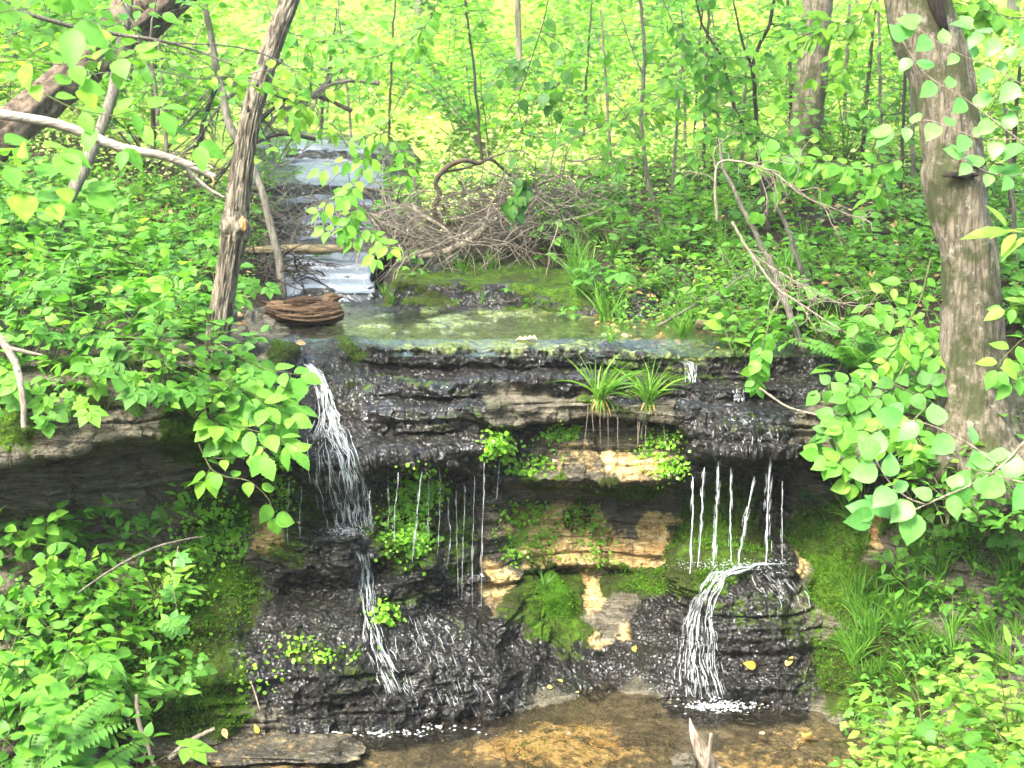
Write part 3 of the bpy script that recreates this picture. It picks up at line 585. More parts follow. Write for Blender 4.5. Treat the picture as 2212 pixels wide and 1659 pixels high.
M_GREY = bark_mat('grey_bark', (.07, .065, .05), (.20, .185, .15), scale=1.4, mosscol=(.07, .10, .03), mossamt=.1)
M_CUT = bark_mat('orange_scar', (.30, .14, .05), (.62, .36, .15), scale=1.5)
M_DARK = bark_mat('dark_hollow', (.008, .007, .005), (.03, .024, .018))
M_ROTTEN = bark_mat('rotten_wood', (.010, .007, .005), (.115, .072, .040), scale=1.3, stretch=(.14, 1, 1))
M_LOG = bark_mat('wet_log', (.045, .035, .022), (.24, .19, .11), mosscol=(.05, .07, .015), mossamt=.15, stretch=(.15, 1, 1))
# ------------------------------------------------------------------ helpers
def path3(pts): return np.array([P(*q[:3]) for q in pts])
def w2r(w, y): return .5*w*(y-CAM[1])/FPX*1.0
def ridged(seed, kx, kz, amp, big=.1):
    def f(t, th, pts):
        c = np.cos(th)*kx; s = np.sin(th)*kx
        L = np.linalg.norm(pts[-1]-pts[0])
        q = np.stack(np.broadcast_arrays(c+0*t, s+0*t, t*kz*L), -1)
        r = 1-np.abs(2*vnoise(q, seed)-1); r2 = vnoise(q*np.array([.35, .35, .25]), seed+1)-.5; r3 = vnoise(q*2.3, seed+2)-.5
        return 1-amp*r**3*1.2+big*r2*2+amp*.4*r3
    return f
def stem_curve(p0, d, L, n=8, wob=.12, droop=0.0, r=RNG):
    d = np.asarray(d, float)/np.linalg.norm(d); pts = [np.asarray(p0, float)]
    for i in range(n-1):
        d = d+r.normal(0, wob, 3); d[2] -= droop/n; d /= np.linalg.norm(d); pts.append(pts[-1]+d*L/(n-1))
    return np.array(pts)
def along(path, k, t0=.15, t1=1.0):
    t = np.linspace(t0, t1, k); s = np.linspace(0, 1, len(path))
    c = np.stack([np.interp(t, s, path[:, i]) for i in range(3)], -1); g = nrm(np.gradient(path, axis=0))
    return c, np.stack([np.interp(t, s, g[:, i]) for i in range(3)], -1)
def leafy(facc, path, tpl, size, k, spread=.9, up=(0, -.35, 1), jit=.3, tip=True, t0=.15, pair=False, droop=.25):
    """leaves on both sides of a twig"""
    c, g = along(path, k, t0)
    side = nrm(np.cross(g, np.array(up)+RNG.normal(0, .15, (k, 3))))
    sg = np.where(np.arange(k) % 2, 1, -1)[:, None]
    if pair:
        c = np.concatenate([c, c]); g = np.concatenate([g, g]); side = np.concatenate([side, -side]); sg = 1; k = 2*k
    d = g*(1-spread*.55)+side*sg*spread+RNG.normal(0, .16, (k, 3)); d[:, 2] -= droop*RNG.random(k)
    leaves(facc, tpl, c+nrm(d)*size*.12, d, rup(k, jit, up), size*RNG.uniform(.65, 1.15, k))
    if tip: leaves(facc, tpl, path[-1:], g[-1:], rup(1, jit, up), size)
def straight_tree(name, pts, w, label, cat, mat, nseg=24, nlen=120, bump=None, group=None, flare=None, top=None):
    """trunk through photo positions (u, v, y); w = width in photo pixels at each"""
    p3 = path3(pts); rad = np.array([w2r(a, q[2]) for a, q in zip(w, pts)])
    base = p3[0].copy(); c = resample(np.concatenate([p3, rad[:, None]], 1), nlen)
    t = empty(name, base, label, cat, group); a = Acc(); tube(a, c[:, :3]-base, c[:, 3], nseg, bump); tr = a.build('trunk', mat, t)
    return t, c, base, tr
# ------------------------------------------------------------------ the leaning furrowed tree at the left
def crown(parent, base, centers, nleaf, size, mat, tpl=SIMPLE, twigs=None, name='crown'):
    a = Acc(); tot = sum(r[0]*r[1]*r[2] for _, r in centers)
    for c, r in centers:
        n = int(nleaf*r[0]*r[1]*r[2]/tot); k = max(4, n//26)
        cc = RNG.normal(0, 1, (k, 3)); cc = nrm(cc)*(RNG.random((k, 1))**.4)*np.array(r)+np.array(c)
        pp = np.repeat(cc, 26, 0)+RNG.normal(0, 1, (k*26, 3))*np.array([.34, .34, .13])
        leaves(a, tpl, pp-base, rdir(len(pp), .35), rup(len(pp), .35, (0, 0, 1)), size*RNG.uniform(.7, 1.2, len(pp)))
    return a.build(name, mat, parent)
def limbs(parent, base, start, centers, r0, mat, name='limb'):
    for c, r in centers:
        e = np.array(c); s = start-base; m = (s+e-base)/2+np.array([0, 0, .4])+RNG.normal(0, .25, 3)
        a = Acc(); cv = resample(np.array([s, m, e-base]), 20); tube(a, cv, np.linspace(r0, r0*.25, 20), 8)
        for k in range(4):
            q = stem_curve(cv[8+3*k], RNG.normal(0, 1, 3)+np.array([0, 0, .4]), r[0]*.8, 7, .15); tube(a, q, np.linspace(r0*.35, .006, 7), 5)
        a.build(name, mat, parent)
A_PTS = [(462, 775, .05), (468, 740, .1), (486, 620, .12), (500, 540, .13), (507, 490, .14), (512, 440, .15), (522, 360, .17), (536, 280, .2), (552, 210, .24), (575, 140, .28), (602, 60, .34), (630, -20, .4), (690, -260, .6), (745, -620, .9), (770, -1100, 1.2)]
A_W = [66, 56, 54, 54, 62, 54, 50, 48, 46, 44, 43, 42, 38, 32, 24]
TA, ca, ba, trA = straight_tree('leaning_tree', A_PTS, A_W, 'slender leaning tree with deeply furrowed brown bark at the left end of the rock shelf', 'tree', M_BARK, 84, 460, ridged(1, 10, 9, .24, .04))
# bark scar: a swollen knot with an orange torn face
def knot(parent, base, u, v, y, r, mat, name='knot', sq=(1, .8, 1.2), seed=5, amp=.35, n=26):
    c = P(u, v, y)-base; th = np.linspace(0, np.pi, n); ph = np.linspace(0, 2*np.pi, n*2, endpoint=False)
    T, F = np.meshgrid(th, ph, indexing='ij'); d = np.stack([np.sin(T)*np.cos(F), np.sin(T)*np.sin(F), np.cos(T)], -1)
    R = r*(1+amp*2*fbm(d*2.2+seed, 4, seed)); V = c+d*R[..., None]*np.array(sq)
    i = np.arange(n*2*n).reshape(n, 2*n); j = np.roll(i, -1, 1)
    a = Acc(); a.add(V, np.stack([i[:-1], i[1:], j[1:], j[:-1]], -1).reshape(-1, 4)); return a.build(name, mat, parent)
knot(TA, ba, 508, 492, .12, .062, M_BARK, 'burl', (1, .9, 1.25), 3, .5)
knot(TA, ba, 524, 484, .075, .022, M_CUT, 'torn_scar', (.75, .5, 1.4), 8, .7)
knot(TA, ba, 536, 236, .14, .010, M_DARK, 'bark_hole', (.8, .5, 1.6), 9, .3)
CRA = [((-.6, 1.2, 6.6), (1.5, 1.5, .8)), ((.6, .6, 7.4), (1.4, 1.4, .8)), ((-1.4, .2, 7.8), (1.4, 1.4, .8))]
limbs(TA, ba, ca[-40, :3], CRA, .035, M_BARK); crown(TA, ba, CRA, 2600, .12, M_MID)
# ------------------------------------------------------------------ the thick pale tree at the right
B_PTS = [(2150, 1075, -.22), (2128, 1010, -.2), (2112, 930, -.16), (2104, 853, -.12), (2102, 753, -.1), (2093, 553, -.08), (2072, 467, -.06), (2060, 380, -.05), (2058, 333, -.03), (2034, 167, .02), (1995, 60, .06), (1978, -20, .1), (1930, -240, .25), (1880, -560, .5), (1850, -1000, .8)]
B_W = [250, 210, 180, 164, 140, 120, 126, 138, 126, 132, 138, 132, 118, 100, 70]
def flare(t, th, pts):
    f = ridged(4, 5.5, 6, .07, .07)(t, th, pts)
    return f*(1+.25*np.exp(-t/.045)*np.maximum(0, np.cos(th*2.0+.6))**2)
TB, cb, bb, trB = straight_tree('broad_tree', B_PTS, B_W, 'thick pale barked tree with mossy patches, its roots gripping the right bank', 'tree', M_BARK2, 72, 460, flare)
for i, q in enumerate([[(2070, 960, -.24), (2035, 1000, -.3), (2010, 1030, -.28), (1998, 1050, -.1)], [(2150, 1000, -.32), (2165, 1050, -.42), (2185, 1090, -.42), (2190, 1130, -.3)], [(2190, 980, -.3), (2240, 1030, -.4), (2290, 1060, -.4)], [(2100, 1000, -.32), (2095, 1030, -.36), (2105, 1060, -.3)]]):
    p = resample(path3(q), 40); a = Acc(); tube(a, p-bb, np.interp(np.linspace(0, 1, 40), [0, .5, 1], [.085, .055, .02]), 20, ridged(20+i, 3, 9, .12, .12)); a.build('root', M_BARK2, TB)
knot(TB, bb, 2075, 378, -.205, .045, M_DARK, 'scar', (1.6, .35, .35), 13, .5)
knot(TB, bb, 2100, 350, -.17, .05, M_BARK2, 'burl', (1.2, .6, .6), 14, .4)
p = resample(path3([(2018, -30, -.06), (2024, 10, -.09), (2036, 50, -.1), (2044, 75, -.06)]), 24); a = Acc(); tube(a, p-bb, np.linspace(.045, .012, 24), 14, ridged(31, 3, 6, .2, .2)); a.build('hollow', M_DARK, TB)
CRB = [((1.6, .8, 7.6), (1.9, 1.9, .9)), ((.2, -1.6, 8.2), (1.8, 1.8, .9)), ((3.2, -.8, 7.8), (1.9, 1.9, .9)), ((1.4, -3.2, 8.6), (1.9, 1.7, .9))]
limbs(TB, bb, cb[-60, :3], CRB, .07, M_BARK2); crown(TB, bb, CRB, 4200, .13, M_MID)
# ------------------------------------------------------------------ fallen weathered trunk, upper left
C_PTS = [(-160, 440, 2.2), (-40, 330, 2.5), (60, 245, 2.8), (150, 170, 3.1), (240, 85, 3.4), (330, 0, 3.7), (440, -110, 4.1), (600, -260, 4.6)]
TC, cc_, bc, trC = straight_tree('dead_tree', C_PTS, [100, 95, 88, 84, 95, 118, 110, 80], 'dark weathered dead trunk leaning up to the right across the upper left corner', 'dead tree', M_BARK3, 40, 240, ridged(40, 3.0, 3, .22, .14))
p = resample(path3([(250, 92, 3.25), (300, 50, 3.35), (350, 10, 3.5), (395, -40, 3.6)]), 30); a = Acc(); tube(a, p-bc, np.linspace(.02, .085, 30), 14, ridged(43, 2.4, 3, .35, .2)); a.build('split_wood', M_BARK3, TC)
# ------------------------------------------------------------------ other standing trunks, each with its own crown
def mid_tree(name, pts, w, label, mat, cr=None, leafmat=None, nleaf=1200, size=.12, nseg=20, bump=None, group=None, cat='tree'):
    t, c, b, tr = straight_tree(name, pts, w, label, cat, mat, nseg, 120, bump or ridged(int(abs(pts[0][0])) % 50, 3, 3, .12, .08), group)
    top = c[-1, :3]
    if cr is None: cr = [(tuple(top+np.array([RNG.normal(0, .6), RNG.normal(0, .6), .3])), (1.3, 1.3, .8)), (tuple(top+np.array([RNG.normal(0, .8), RNG.normal(0, .8), -.8])), (1.3, 1.3, .7))]
    limbs(t, b, c[-25, :3], cr, c[-1, 3]*.6, mat); crown(t, b, cr, nleaf, size, leafmat or M_MID); return t
mid_tree('standing_tree', [(1730, 440, 5.2), (1740, 290, 5.2), (1752, 180, 5.2), (1758, 90, 5.2), (1768, -20, 5.2), (1785, -300, 5.3), (1800, -700, 5.5)], [80, 72, 68, 66, 64, 56, 44], 'mid sized rough barked tree standing behind the saplings left of the thick pale tree', M_BARK2)
mid_tree('standing_tree', [(1120, 300, 9.5), (1119, 200, 9.5), (1121, 100, 9.5), (1117, -20, 9.5), (1115, -260, 9.6)], [16, 15, 14, 14, 12], 'thin straight brown trunk at the middle of the bright clearing', M_BARK)
mid_tree('standing_tree', [(1360, 200, 22), (1370, 120, 22), (1382, 40, 22), (1392, -60, 22)], [34, 30, 24, 24], 'whitish far trunk at the back of the clearing', M_WHITE, nleaf=900, size=.2)
mid_tree('standing_tree', [(905, 190, 24), (903, 60, 24), (908, -80, 24)], [22, 20, 18], 'hazy grey far trunk above the upper fall', M_GREY, nleaf=900, size=.2)
mid_tree('standing_tree', [(1240, 150, 26), (1225, 40, 26), (1212, -80, 26)], [18, 16, 15], 'far slanting grey trunk right of the thin brown one', M_GREY, nleaf=900, size=.2)
mid_tree('standing_tree', [(40, 300, 7), (30, 150, 7), (10, -20, 7), (0, -200, 7)], [24, 22, 20, 18], 'grey upright trunk at the far left edge', M_GREY)
mid_tree('standing_tree', [(282, 200, 9), (283, 90, 9), (284, -30, 9)], [18, 17, 16], 'dark thin trunk behind the leaning dead one', M_DARKTWIG)
for k, (u, y, wd) in enumerate([(700, 34, 22), (1010, 38, 18), (1480, 33, 20), (1640, 30, 16), (1860, 28, 24), (2010, 36, 20), (2190, 26, 26), (380, 30, 20), (120, 28, 22), (1560, 40, 18), (1290, 36, 15)]):
    z = upper_z(np.array((u-1106)/FPX*(y+6.5)), np.array(float(y))); v0 = vz(float(z), y)
    mid_tree('forest_tree', [(u, v0+5, y), (u+RNG.normal(0, 4), v0-90, y), (u+RNG.normal(0, 8), v0-200, y), (u+RNG.normal(0, 12), v0-330, y)], [wd, wd*.95, wd*.9, wd*.8], 'distant grey trunk among the trees at the back of the wood', M_GREY, nleaf=700, size=.26, nseg=10, group='distant trunks at the back of the wood')
# ------------------------------------------------------------------ saplings and bare stems
def sapling(name, pts, w, label, mat, forks=(), leaf=None, group=None, cat='sapling', nl=0, lsize=.07, tpl=OVATE, part='trunk'):
    p3 = path3(pts); b = p3[0].copy(); t = empty(name, b, label, cat, group)
    rad = np.array([w2r(a, q[2]) for a, q in zip(w, pts)]); c = resample(np.concatenate([p3, rad[:, None]], 1), 60)
    c[:, :3] += .010*np.stack([n1(np.arange(60)*.25+b[0]*9, k, 2) for k in range(3)], -1)*2
    tw = Acc(); tube(tw, c[:, :3]-b, c[:, 3], 8); fa = Acc()
    for f in forks:
        q = path3(f[0]); r = resample(q, 30); r += .012*np.stack([n1(np.arange(30)*.4+q[0, 0]*9, k, 2) for k in range(3)], -1)
        a = Acc(); tube(a, r-b, np.linspace(w2r(f[1], f[0][0][2]), w2r(f[1]*.4, f[0][0][2]), 30), 6); a.build('branch', mat, t)
        if nl: leafy(fa, r-b, tpl, lsize, max(4, nl//4))
    if nl:
        for k in range(nl):
            i = RNG.integers(12, 60); d = rdir(1, .15)[0]; L = RNG.uniform(.18, .45)
            q = stem_curve(c[i, :3]-b, d, L, 6, .12, .2); tube(tw, q, np.linspace(.0035, .0012, 6), 4, cap=False); leafy(fa, q, tpl, lsize, RNG.integers(4, 8))
        fa.build('foliage', leaf or M_MID, t)
    tw.build(part, mat, t)
    return t
sapling('grey_sapling', [(612, 645, 2.35), (604, 560, 2.4), (590, 510, 2.4), (562, 400, 2.45), (532, 335, 2.5), (505, 290, 2.5), (486, 230, 2.55), (470, 150, 2.6), (452, 60, 2.6), (438, -20, 2.6), (420, -200, 2.7)], [17, 18, 17, 16, 15, 18, 17, 15, 14, 13, 9],
        'thin grey lichened sapling bending behind the leaning furrowed tree', M_GREY, [([(505, 290, 2.5), (540, 250, 2.5), (580, 215, 2.6)], 7)], nl=14, lsize=.08)
sapling('forked_sapling', [(342, 250, 1.5), (333, 180, 1.5), (320, 130, 1.5), (305, 100, 1.5), (292, 60, 1.5), (270, 20, 1.5), (250, -30, 1.5)], [9, 9, 8, 7, 7, 6, 5], 'brown forked stem in front of the leaning dead trunk', M_GREYTWIG, [([(318, 125, 1.5), (330, 40, 1.5), (342, -20, 1.5)], 7)], nl=8)
sapling('grey_sapling', [(110, 500, 1.8), (165, 400, 1.9), (205, 310, 2.0), (240, 215, 2.1), (258, 120, 2.2), (275, 30, 2.2), (285, -60, 2.3)], [30, 28, 26, 24, 24, 22, 18], 'smooth grey stem crossing under the leaning dead trunk', M_GREY, nl=10)
sapling('grey_sapling', [(1428, 500, 3.4), (1424, 470, 3.4), (1405, 410, 3.4), (1392, 330, 3.45), (1386, 250, 3.5), (1391, 150, 3.5), (1390, 60, 3.5), (1378, -30, 3.5)], [12, 11, 10, 9, 9, 8, 7, 6], 'slim bare sapling curving up right of the brush pile', M_GREYTWIG, [([(1391, 170, 3.5), (1360, 90, 3.5), (1340, 30, 3.5)], 4), ([(1388, 310, 3.5), (1345, 240, 3.5), (1290, 190, 3.5)], 4)], nl=16, lsize=.07)
sapling('dark_sapling', [(1660, 500, 2.4), (1652, 440, 2.4), (1636, 310, 2.4), (1632, 200, 2.4), (1626, 150, 2.4), (1640, 100, 2.4), (1662, 50, 2.4), (1672, 0, 2.4), (1680, -80, 2.4)], [11, 10, 9, 9, 9, 8, 8, 7, 5], 'dark forked sapling with a wide V left of the standing mid sized tree', M_DARKTWIG, [([(1626, 150, 2.4), (1604, 90, 2.4), (1590, 30, 2.4), (1580, -40, 2.4)], 7)], nl=22, lsize=.075)
sapling('dark_sapling', [(1640, 330, 3.0), (1590, 240, 3.0), (1570, 160, 3.0), (1552, 110, 3.0), (1520, 60, 3.0), (1500, -20, 3)], [8, 8, 7, 6, 5, 4], 'thin dark stem leaning left beside the V forked sapling', M_DARKTWIG, nl=12)
sapling('dark_sapling', [(1042, 345, 4.6), (1032, 250, 4.6), (1024, 160, 4.6), (1016, 90, 4.6), (1004, 0, 4.6), (990, -80, 4.6)], [7, 6, 6, 5, 5, 4], 'wispy dark stem rising behind the arched vine', M_DARKTWIG, nl=12, lsize=.07)
sapling('dark_sapling', [(1750, 800, .75), (1722, 720, .85), (1690, 640, 1.0), (1660, 560, 1.1), (1630, 500, 1.15), (1590, 420, 1.2), (1562, 360, 1.25), (1555, 300, 1.3)], [17, 16, 15, 13, 11, 9, 8, 5], 'dark stem leaning left over the right end of the rock shelf', M_GREYTWIG, [([(1690, 640, 1.0), (1640, 560, 1.05), (1600, 530, 1.1)], 5)])
sapling('dark_sapling', [(1772, 720, 1.3), (1745, 620, 1.4), (1722, 560, 1.4), (1700, 490, 1.5), (1672, 430, 1.5)], [14, 13, 12, 9, 6], 'second dark leaning stem, right of the first, over the right bank', M_GREYTWIG)
for k, (u, v0, v1, y, w_, ld) in enumerate([(1482, 380, 120, 5, 5, -6), (1520, 400, 90, 4.6, 6, 8), (1556, 420, 140, 4.4, 5, -10), (1500, 330, 60, 6, 4, 14), (1600, 440, 180, 4.2, 5, 10), (1710, 330, 0, 5.5, 6, -8), (1820, 400, 60, 6, 6, 12), (1860, 420, 120, 5, 7, 20), (1905, 430, 30, 4.4, 6, -8), (1945, 520, 130, 3.8, 6, 10), (1975, 470, 80, 4.2, 7, -12), (840, 300, 60, 7, 4, 10), (760, 330, 100, 6, 4, -20), (1260, 330, 100, 6, 4, 12), (1320, 400, 130, 5, 5, -14), (2180, 560, 250, 2.6, 9, 14), (2200, 640, 330, 1.6, 8, -20), (330, 330, 60, 4.4, 8, 6), (360, 330, 120, 4.2, 6, -14), (690, 300, 130, 6.5, 5, 24), (1450, 480, 230, 4.0, 5, 16)]):
    sapling('understorey_sapling', [(u, v0, y), (u+ld*.3, v0*.6+v1*.4, y), (u+ld, v1, y), (u+ld*1.6, v1-110, y)], [w_*1.5, w_*1.35, w_*1.1, w_*.7], '', M_DARKTWIG if k % 2 else M_GREYTWIG, nl=15, lsize=.07, leaf=M_MID)
# ------------------------------------------------------------------ fallen wood
def stick(name, pts, w, label, mat, forks=(), cat='stick', nseg=8, n=50, bump=None, group=None):
    p3 = path3(pts); b = p3[0].copy(); t = None; rad = np.array([w2r(a, q[2]) for a, q in zip(w, pts)])
    c = resample(np.concatenate([p3, rad[:, None]], 1), n); c[:, :3] += .006*np.stack([n1(np.arange(n)*.3+b[0]*5, k, 3) for k in range(3)], -1)
    a = Acc(); tube(a, c[:, :3]-b, c[:, 3], nseg, bump)
    if not forks:
        o = a.build(name, mat); o.location = b; return tag(o, label, cat, group)
    t = empty(name, b, label, cat, group); a.build('shaft', mat, t)
    for f in forks:
        r = resample(path3(f[0]), 20); a = Acc(); tube(a, r-b, np.linspace(w2r(f[1], f[0][0][2]), w2r(f[1]*.5, f[0][0][2]), 20), 6); a.build('fork', f[2] if len(f) > 2 else mat, t)
    return t
stick('fallen_branch', [(-60, 238, -.9), (20, 250, -.9), (130, 270, -.85), (260, 318, -.8), (350, 337, -.75), (420, 362, -.7), (466, 384, -.68)], [24, 23, 21, 20, 18, 17, 13], 'peeled white branch reaching in from the left edge toward the leaning tree', M_WHITE, [([(396, 352, -.72), (425, 385, -.7), (455, 410, -.7), (488, 428, -.7)], 9), ([(400, 354, -.72), (450, 358, -.7), (462, 365, -.7)], 6), ([(455, 378, -.69), (462, 392, -.69), (458, 402, -.69)], 6, M_CUT)], 'branch', 12, 80, ridged(60, 2, 8, .06, .05))
stick('bare_branch', [(-30, 12, -1.2), (30, 22, -1.2), (160, 58, -1.1), (260, 75, -1.0), (330, 85, -1.0), (430, 110, -.9), (500, 140, -.9)], [10, 10, 9, 8, 7, 5, 4], 'grey branch slanting down from the top left corner', M_GREYTWIG, [([(260, 76, -1.0), (370, 92, -.9), (500, 100, -.8), (600, 130, -.7), (690, 190, -.7)], 5), ([(330, 86, -1), (420, 125, -1), (470, 150, -1)], 4)], 'branch')
stick('fallen_log', [(528, 545, 3.35), (580, 542, 3.3), (650, 540, 3.25), (720, 538, 3.2), (762, 536, 3.2)], [20, 24, 27, 26, 14], 'half sunk grey log damming the stream below the upper fall', M_LOG, cat='log', nseg=20, n=60, bump=ridged(65, 2.5, 5, .3, .2))
stick('fallen_log', [(1506, 700, 1.35), (1540, 712, 1.3), (1590, 735, 1.22), (1645, 760, 1.15)], [30, 36, 34, 22], 'broken mossy log on the right end of the rock shelf', M_LOG, cat='log', nseg=18, n=50, bump=ridged(66, 2.5, 5, .35, .25))
stick('dead_branch', [(905, 556, 3.0), (960, 545, 2.95), (1010, 520, 2.95), (1060, 482, 3.1), (1110, 452, 3.2), (1170, 420, 3.4)], [12, 15, 15, 14, 12, 8], 'straight pale branch slanting up through the brush pile', M_TWIG, cat='branch')
stick('arched_vine', [(957, 492, 3.3), (938, 455, 3.3), (949, 420, 3.3), (941, 394, 3.28), (962, 364, 3.3), (1002, 346, 3.3), (1034, 353, 3.35), (1060, 344, 3.4), (1104, 380, 3.5)], [11, 12, 12, 11, 11, 10, 9, 8, 6], 'thick brown vine arching over the dark hollow behind the brush pile', M_BARK3, [([(958, 372, 3.3), (1010, 362, 3.35), (1060, 340, 3.4), (1090, 330, 3.4)], 7)], 'vine')
stick('curled_root', [(890, 440, 3.2), (905, 462, 3.15), (930, 475, 3.1), (955, 490, 3.1), (985, 520, 3.05), (1000, 545, 3.0)], [8, 9, 9, 8, 7, 5], 'curled pale root in the middle of the brush pile', M_TWIG, cat='root')
stick('broken_branch', [(-20, 710, -.75), (10, 745, -.78), (35, 790, -.82), (48, 850, -.86), (52, 925, -.88)], [20, 19, 17, 14, 12], 'broken pale branch hanging over the grey overhang at the left edge', M_TWIG, [([(18, 752, -.79), (55, 760, -.78), (92, 768, -.76)], 12)], 'branch')
stick('bare_branch', [(170, 1280, -.85), (250, 1225, -.8), (330, 1185, -.7), (400, 1165, -.6), (440, 1160, -.55)], [5, 6, 6, 5, 3], 'thin grey branch lying across the plants at lower left', M_GREYTWIG, cat='branch')
stick('driftwood_stick', [(365, 1640, -.88), (395, 1612, -.86), (430, 1590, -.82), (464, 1574, -.8)], [14, 13, 11, 9], 'short pale stick on the mud at the lower left edge of the pool', M_TWIG)
stick('driftwood_stick', [(295, 1500, -.95), (300, 1560, -.98), (318, 1610, -1.0), (340, 1680, -1.05)], [9, 11, 9, 8], 'long weathered stick standing among the plants at lower left', M_TWIG)
stick('thin_stalk', [(527, 1428, -.42), (545, 1480, -.5), (562, 1535, -.56)], [3, 4, 3], 'dry straw coloured stalk leaning on the black rock at lower left', M_TWIG, cat='stalk', n=16)
# hanging vine and pale dead twigs over the right bank
stick('vine_twig', [(1640, 838, .2), (1700, 878, .15), (1760, 895, .1), (1830, 918, .0), (1900, 935, -.1)], [5, 5, 4, 4, 3], 'thin tan runner stretching right from the hanging leafy vine', M_TWIG, cat='vine', n=30)
def dead_spray(name, pts, w, label, mat, nt=14, L=(.1, .3), droop=.5, cat='dead branch', group=None):
    p3 = path3(pts); b = p3[0].copy(); t = empty(name, b, label, cat, group); c = resample(p3, 50); c += .01*np.stack([n1(np.arange(50)*.3+b[0], k, 3) for k in range(3)], -1)
    a = Acc(); tube(a, c-b, np.linspace(w2r(w, pts[0][2]), w2r(w*.35, pts[0][2]), 50), 6); a.build('stem', mat, t)
    for k in range(nt):
        a = Acc(); i = RNG.integers(8, 50); g = nrm(c[min(i+1, 49)]-c[i-1]); d = g+RNG.normal(0, .6, 3)*np.array([1, .5, 1]); q = stem_curve(c[i]-b, d, RNG.uniform(*L), 8, .22, droop)
        tube(a, q, np.linspace(w2r(w*.38, pts[0][2]), .0012, 8), 5, cap=False)
        for _ in range(2):
            j = RNG.integers(3, 7); q2 = stem_curve(q[j], nrm(q[j]-q[j-1])+RNG.normal(0, .5, 3), RNG.uniform(.04, .14), 5, .2, droop); tube(a, q2, np.linspace(.0022, .001, 5), 4, cap=False)
        a.build('twig', mat, t)
    return t
dead_spray('dead_branch', [(1548, 480, .9), (1545, 400, .9), (1552, 352, .9), (1600, 350, .9), (1670, 372, .85), (1730, 420, .8), (1800, 450, .8), (1880, 480, .8)], 7, 'bleached arching dead branch with drooping twigs over the right bank', M_TWIG, 22)
dead_spray('dead_branch', [(1580, 480, .8), (1630, 560, .75), (1675, 620, .7), (1720, 650, .65), (1780, 690, .6), (1830, 720, .55), (1880, 752, .5)], 7, 'long pale dead branch reaching down right toward the thick pale tree', M_TWIG, 14, droop=.3)
dead_spray('dead_branch', [(1640, 560, .8), (1720, 610, .7), (1800, 650, .7), (1880, 665, .7)], 5, 'pale spray of dead twigs above the hanging leafy vine', M_TWIG, 14)
dead_spray('dead_branch', [(1420, 705, 1.2), (1480, 670, 1.2), (1540, 640, 1.2), (1600, 600, 1.25), (1640, 570, 1.3)], 7, 'thin dead branch propped on the broken mossy log', M_GREYTWIG, 8, droop=.1)
for k, q in enumerate([[(760, 240, 5.0), (690, 210, 5), (620, 215, 4.8), (560, 260, 4.6), (520, 300, 4.5)], [(740, 150, 5.2), (680, 200, 5), (600, 250, 4.8), (540, 330, 4.4)], [(680, 300, 4.6), (600, 290, 4.4), (520, 330, 4.2), (470, 390, 4)], [(820, 180, 5), (750, 175, 5), (690, 195, 5), (640, 240, 4.8)], [(470, 180, 4.4), (440, 260, 4.3), (420, 340, 4.2), (400, 420, 4.1)], [(610, 130, 4.8), (520, 190, 4.6), (460, 250, 4.4), (420, 330, 4.2)]]):
    dead_spray('dead_branch', q, 11, ['grey dead limb bowing over the upper fall', 'straight dead limb slanting behind the leaning furrowed tree', 'low dead limb just above the upper fall slabs', 'topmost grey dead limb right of the leaning furrowed tree', 'dead limb hanging left of the thin grey sapling', 'dark dead limb crossing behind the thin grey sapling'][k], M_GREYTWIG if k % 2 else M_DARKTWIG, 16, (.2, .6), .3)
# tangles of dead twigs nobody could count
def tangle(name, spots, n, mat, label, L=(.25, .7), r=(.002, .006), wob=.28, flat=.35):
    a = Acc()
    for k in range(n):
        u, v, ru, rv, y = spots[RNG.integers(len(spots))]
        p = P(u+RNG.normal(0, ru), v+RNG.normal(0, rv), y+RNG.normal(0, .18)); g = drop(p[0], p[1], p[2]+.6); p[2] = max(p[2], g[2]+.01)
        d = RNG.normal(0, 1, 3)*np.array([1, .6, flat]); q = stem_curve(p, d, RNG.uniform(*L), 9, wob, .25)
        tube(a, q, np.linspace(RNG.uniform(*r), .0012, 9), 5, cap=False, rnd=.5*RNG.random())
    return tag(a.build(name, mat), label, 'dead twigs', kind='stuff')
tangle('brush_pile', [(900, 480, 45, 34, 3.3), (860, 490, 35, 30, 3.4), (1010, 520, 40, 18, 3.2), (1110, 440, 50, 36, 3.4), (1180, 410, 45, 28, 3.6), (940, 530, 60, 14, 3.0), (1080, 500, 50, 24, 3.0)], 330, M_TWIG, 'tangled heap of pale dead twigs and roots right of the upper fall', (.25, .75), (.0025, .008), .24, .6)
tangle('brush_pile', [(1150, 430, 60, 30, 3.5), (1220, 420, 40, 26, 3.6), (1080, 470, 60, 30, 3.2), (960, 500, 70, 34, 3.2), (1180, 480, 60, 20, 3.1)], 200, M_GREYTWIG, 'looser grey twigs sprawling right of the pale heap into the shrubs', (.3, .9), (.002, .006), .18, .5)
tangle('twig_tangle', [(640, 440, 50, 45, 3.9), (720, 470, 40, 40, 3.9), (580, 480, 30, 40, 3.8), (480, 420, 50, 40, 3.8), (600, 560, 30, 30, 3.0), (560, 600, 30, 24, 2.8), (780, 490, 30, 25, 3.6)], 190, M_GREYTWIG, 'loose mesh of thin grey dead twigs in front of the upper fall', (.3, .8), (.002, .005), .2)
tangle('root_mat', [(600, 600, 35, 25, 2.5), (560, 620, 25, 20, 2.3), (640, 580, 25, 15, 2.8)], 70, M_DARKTWIG, 'dark wet twigs and roots caught behind the rotten log', (.2, .45), (.003, .009))
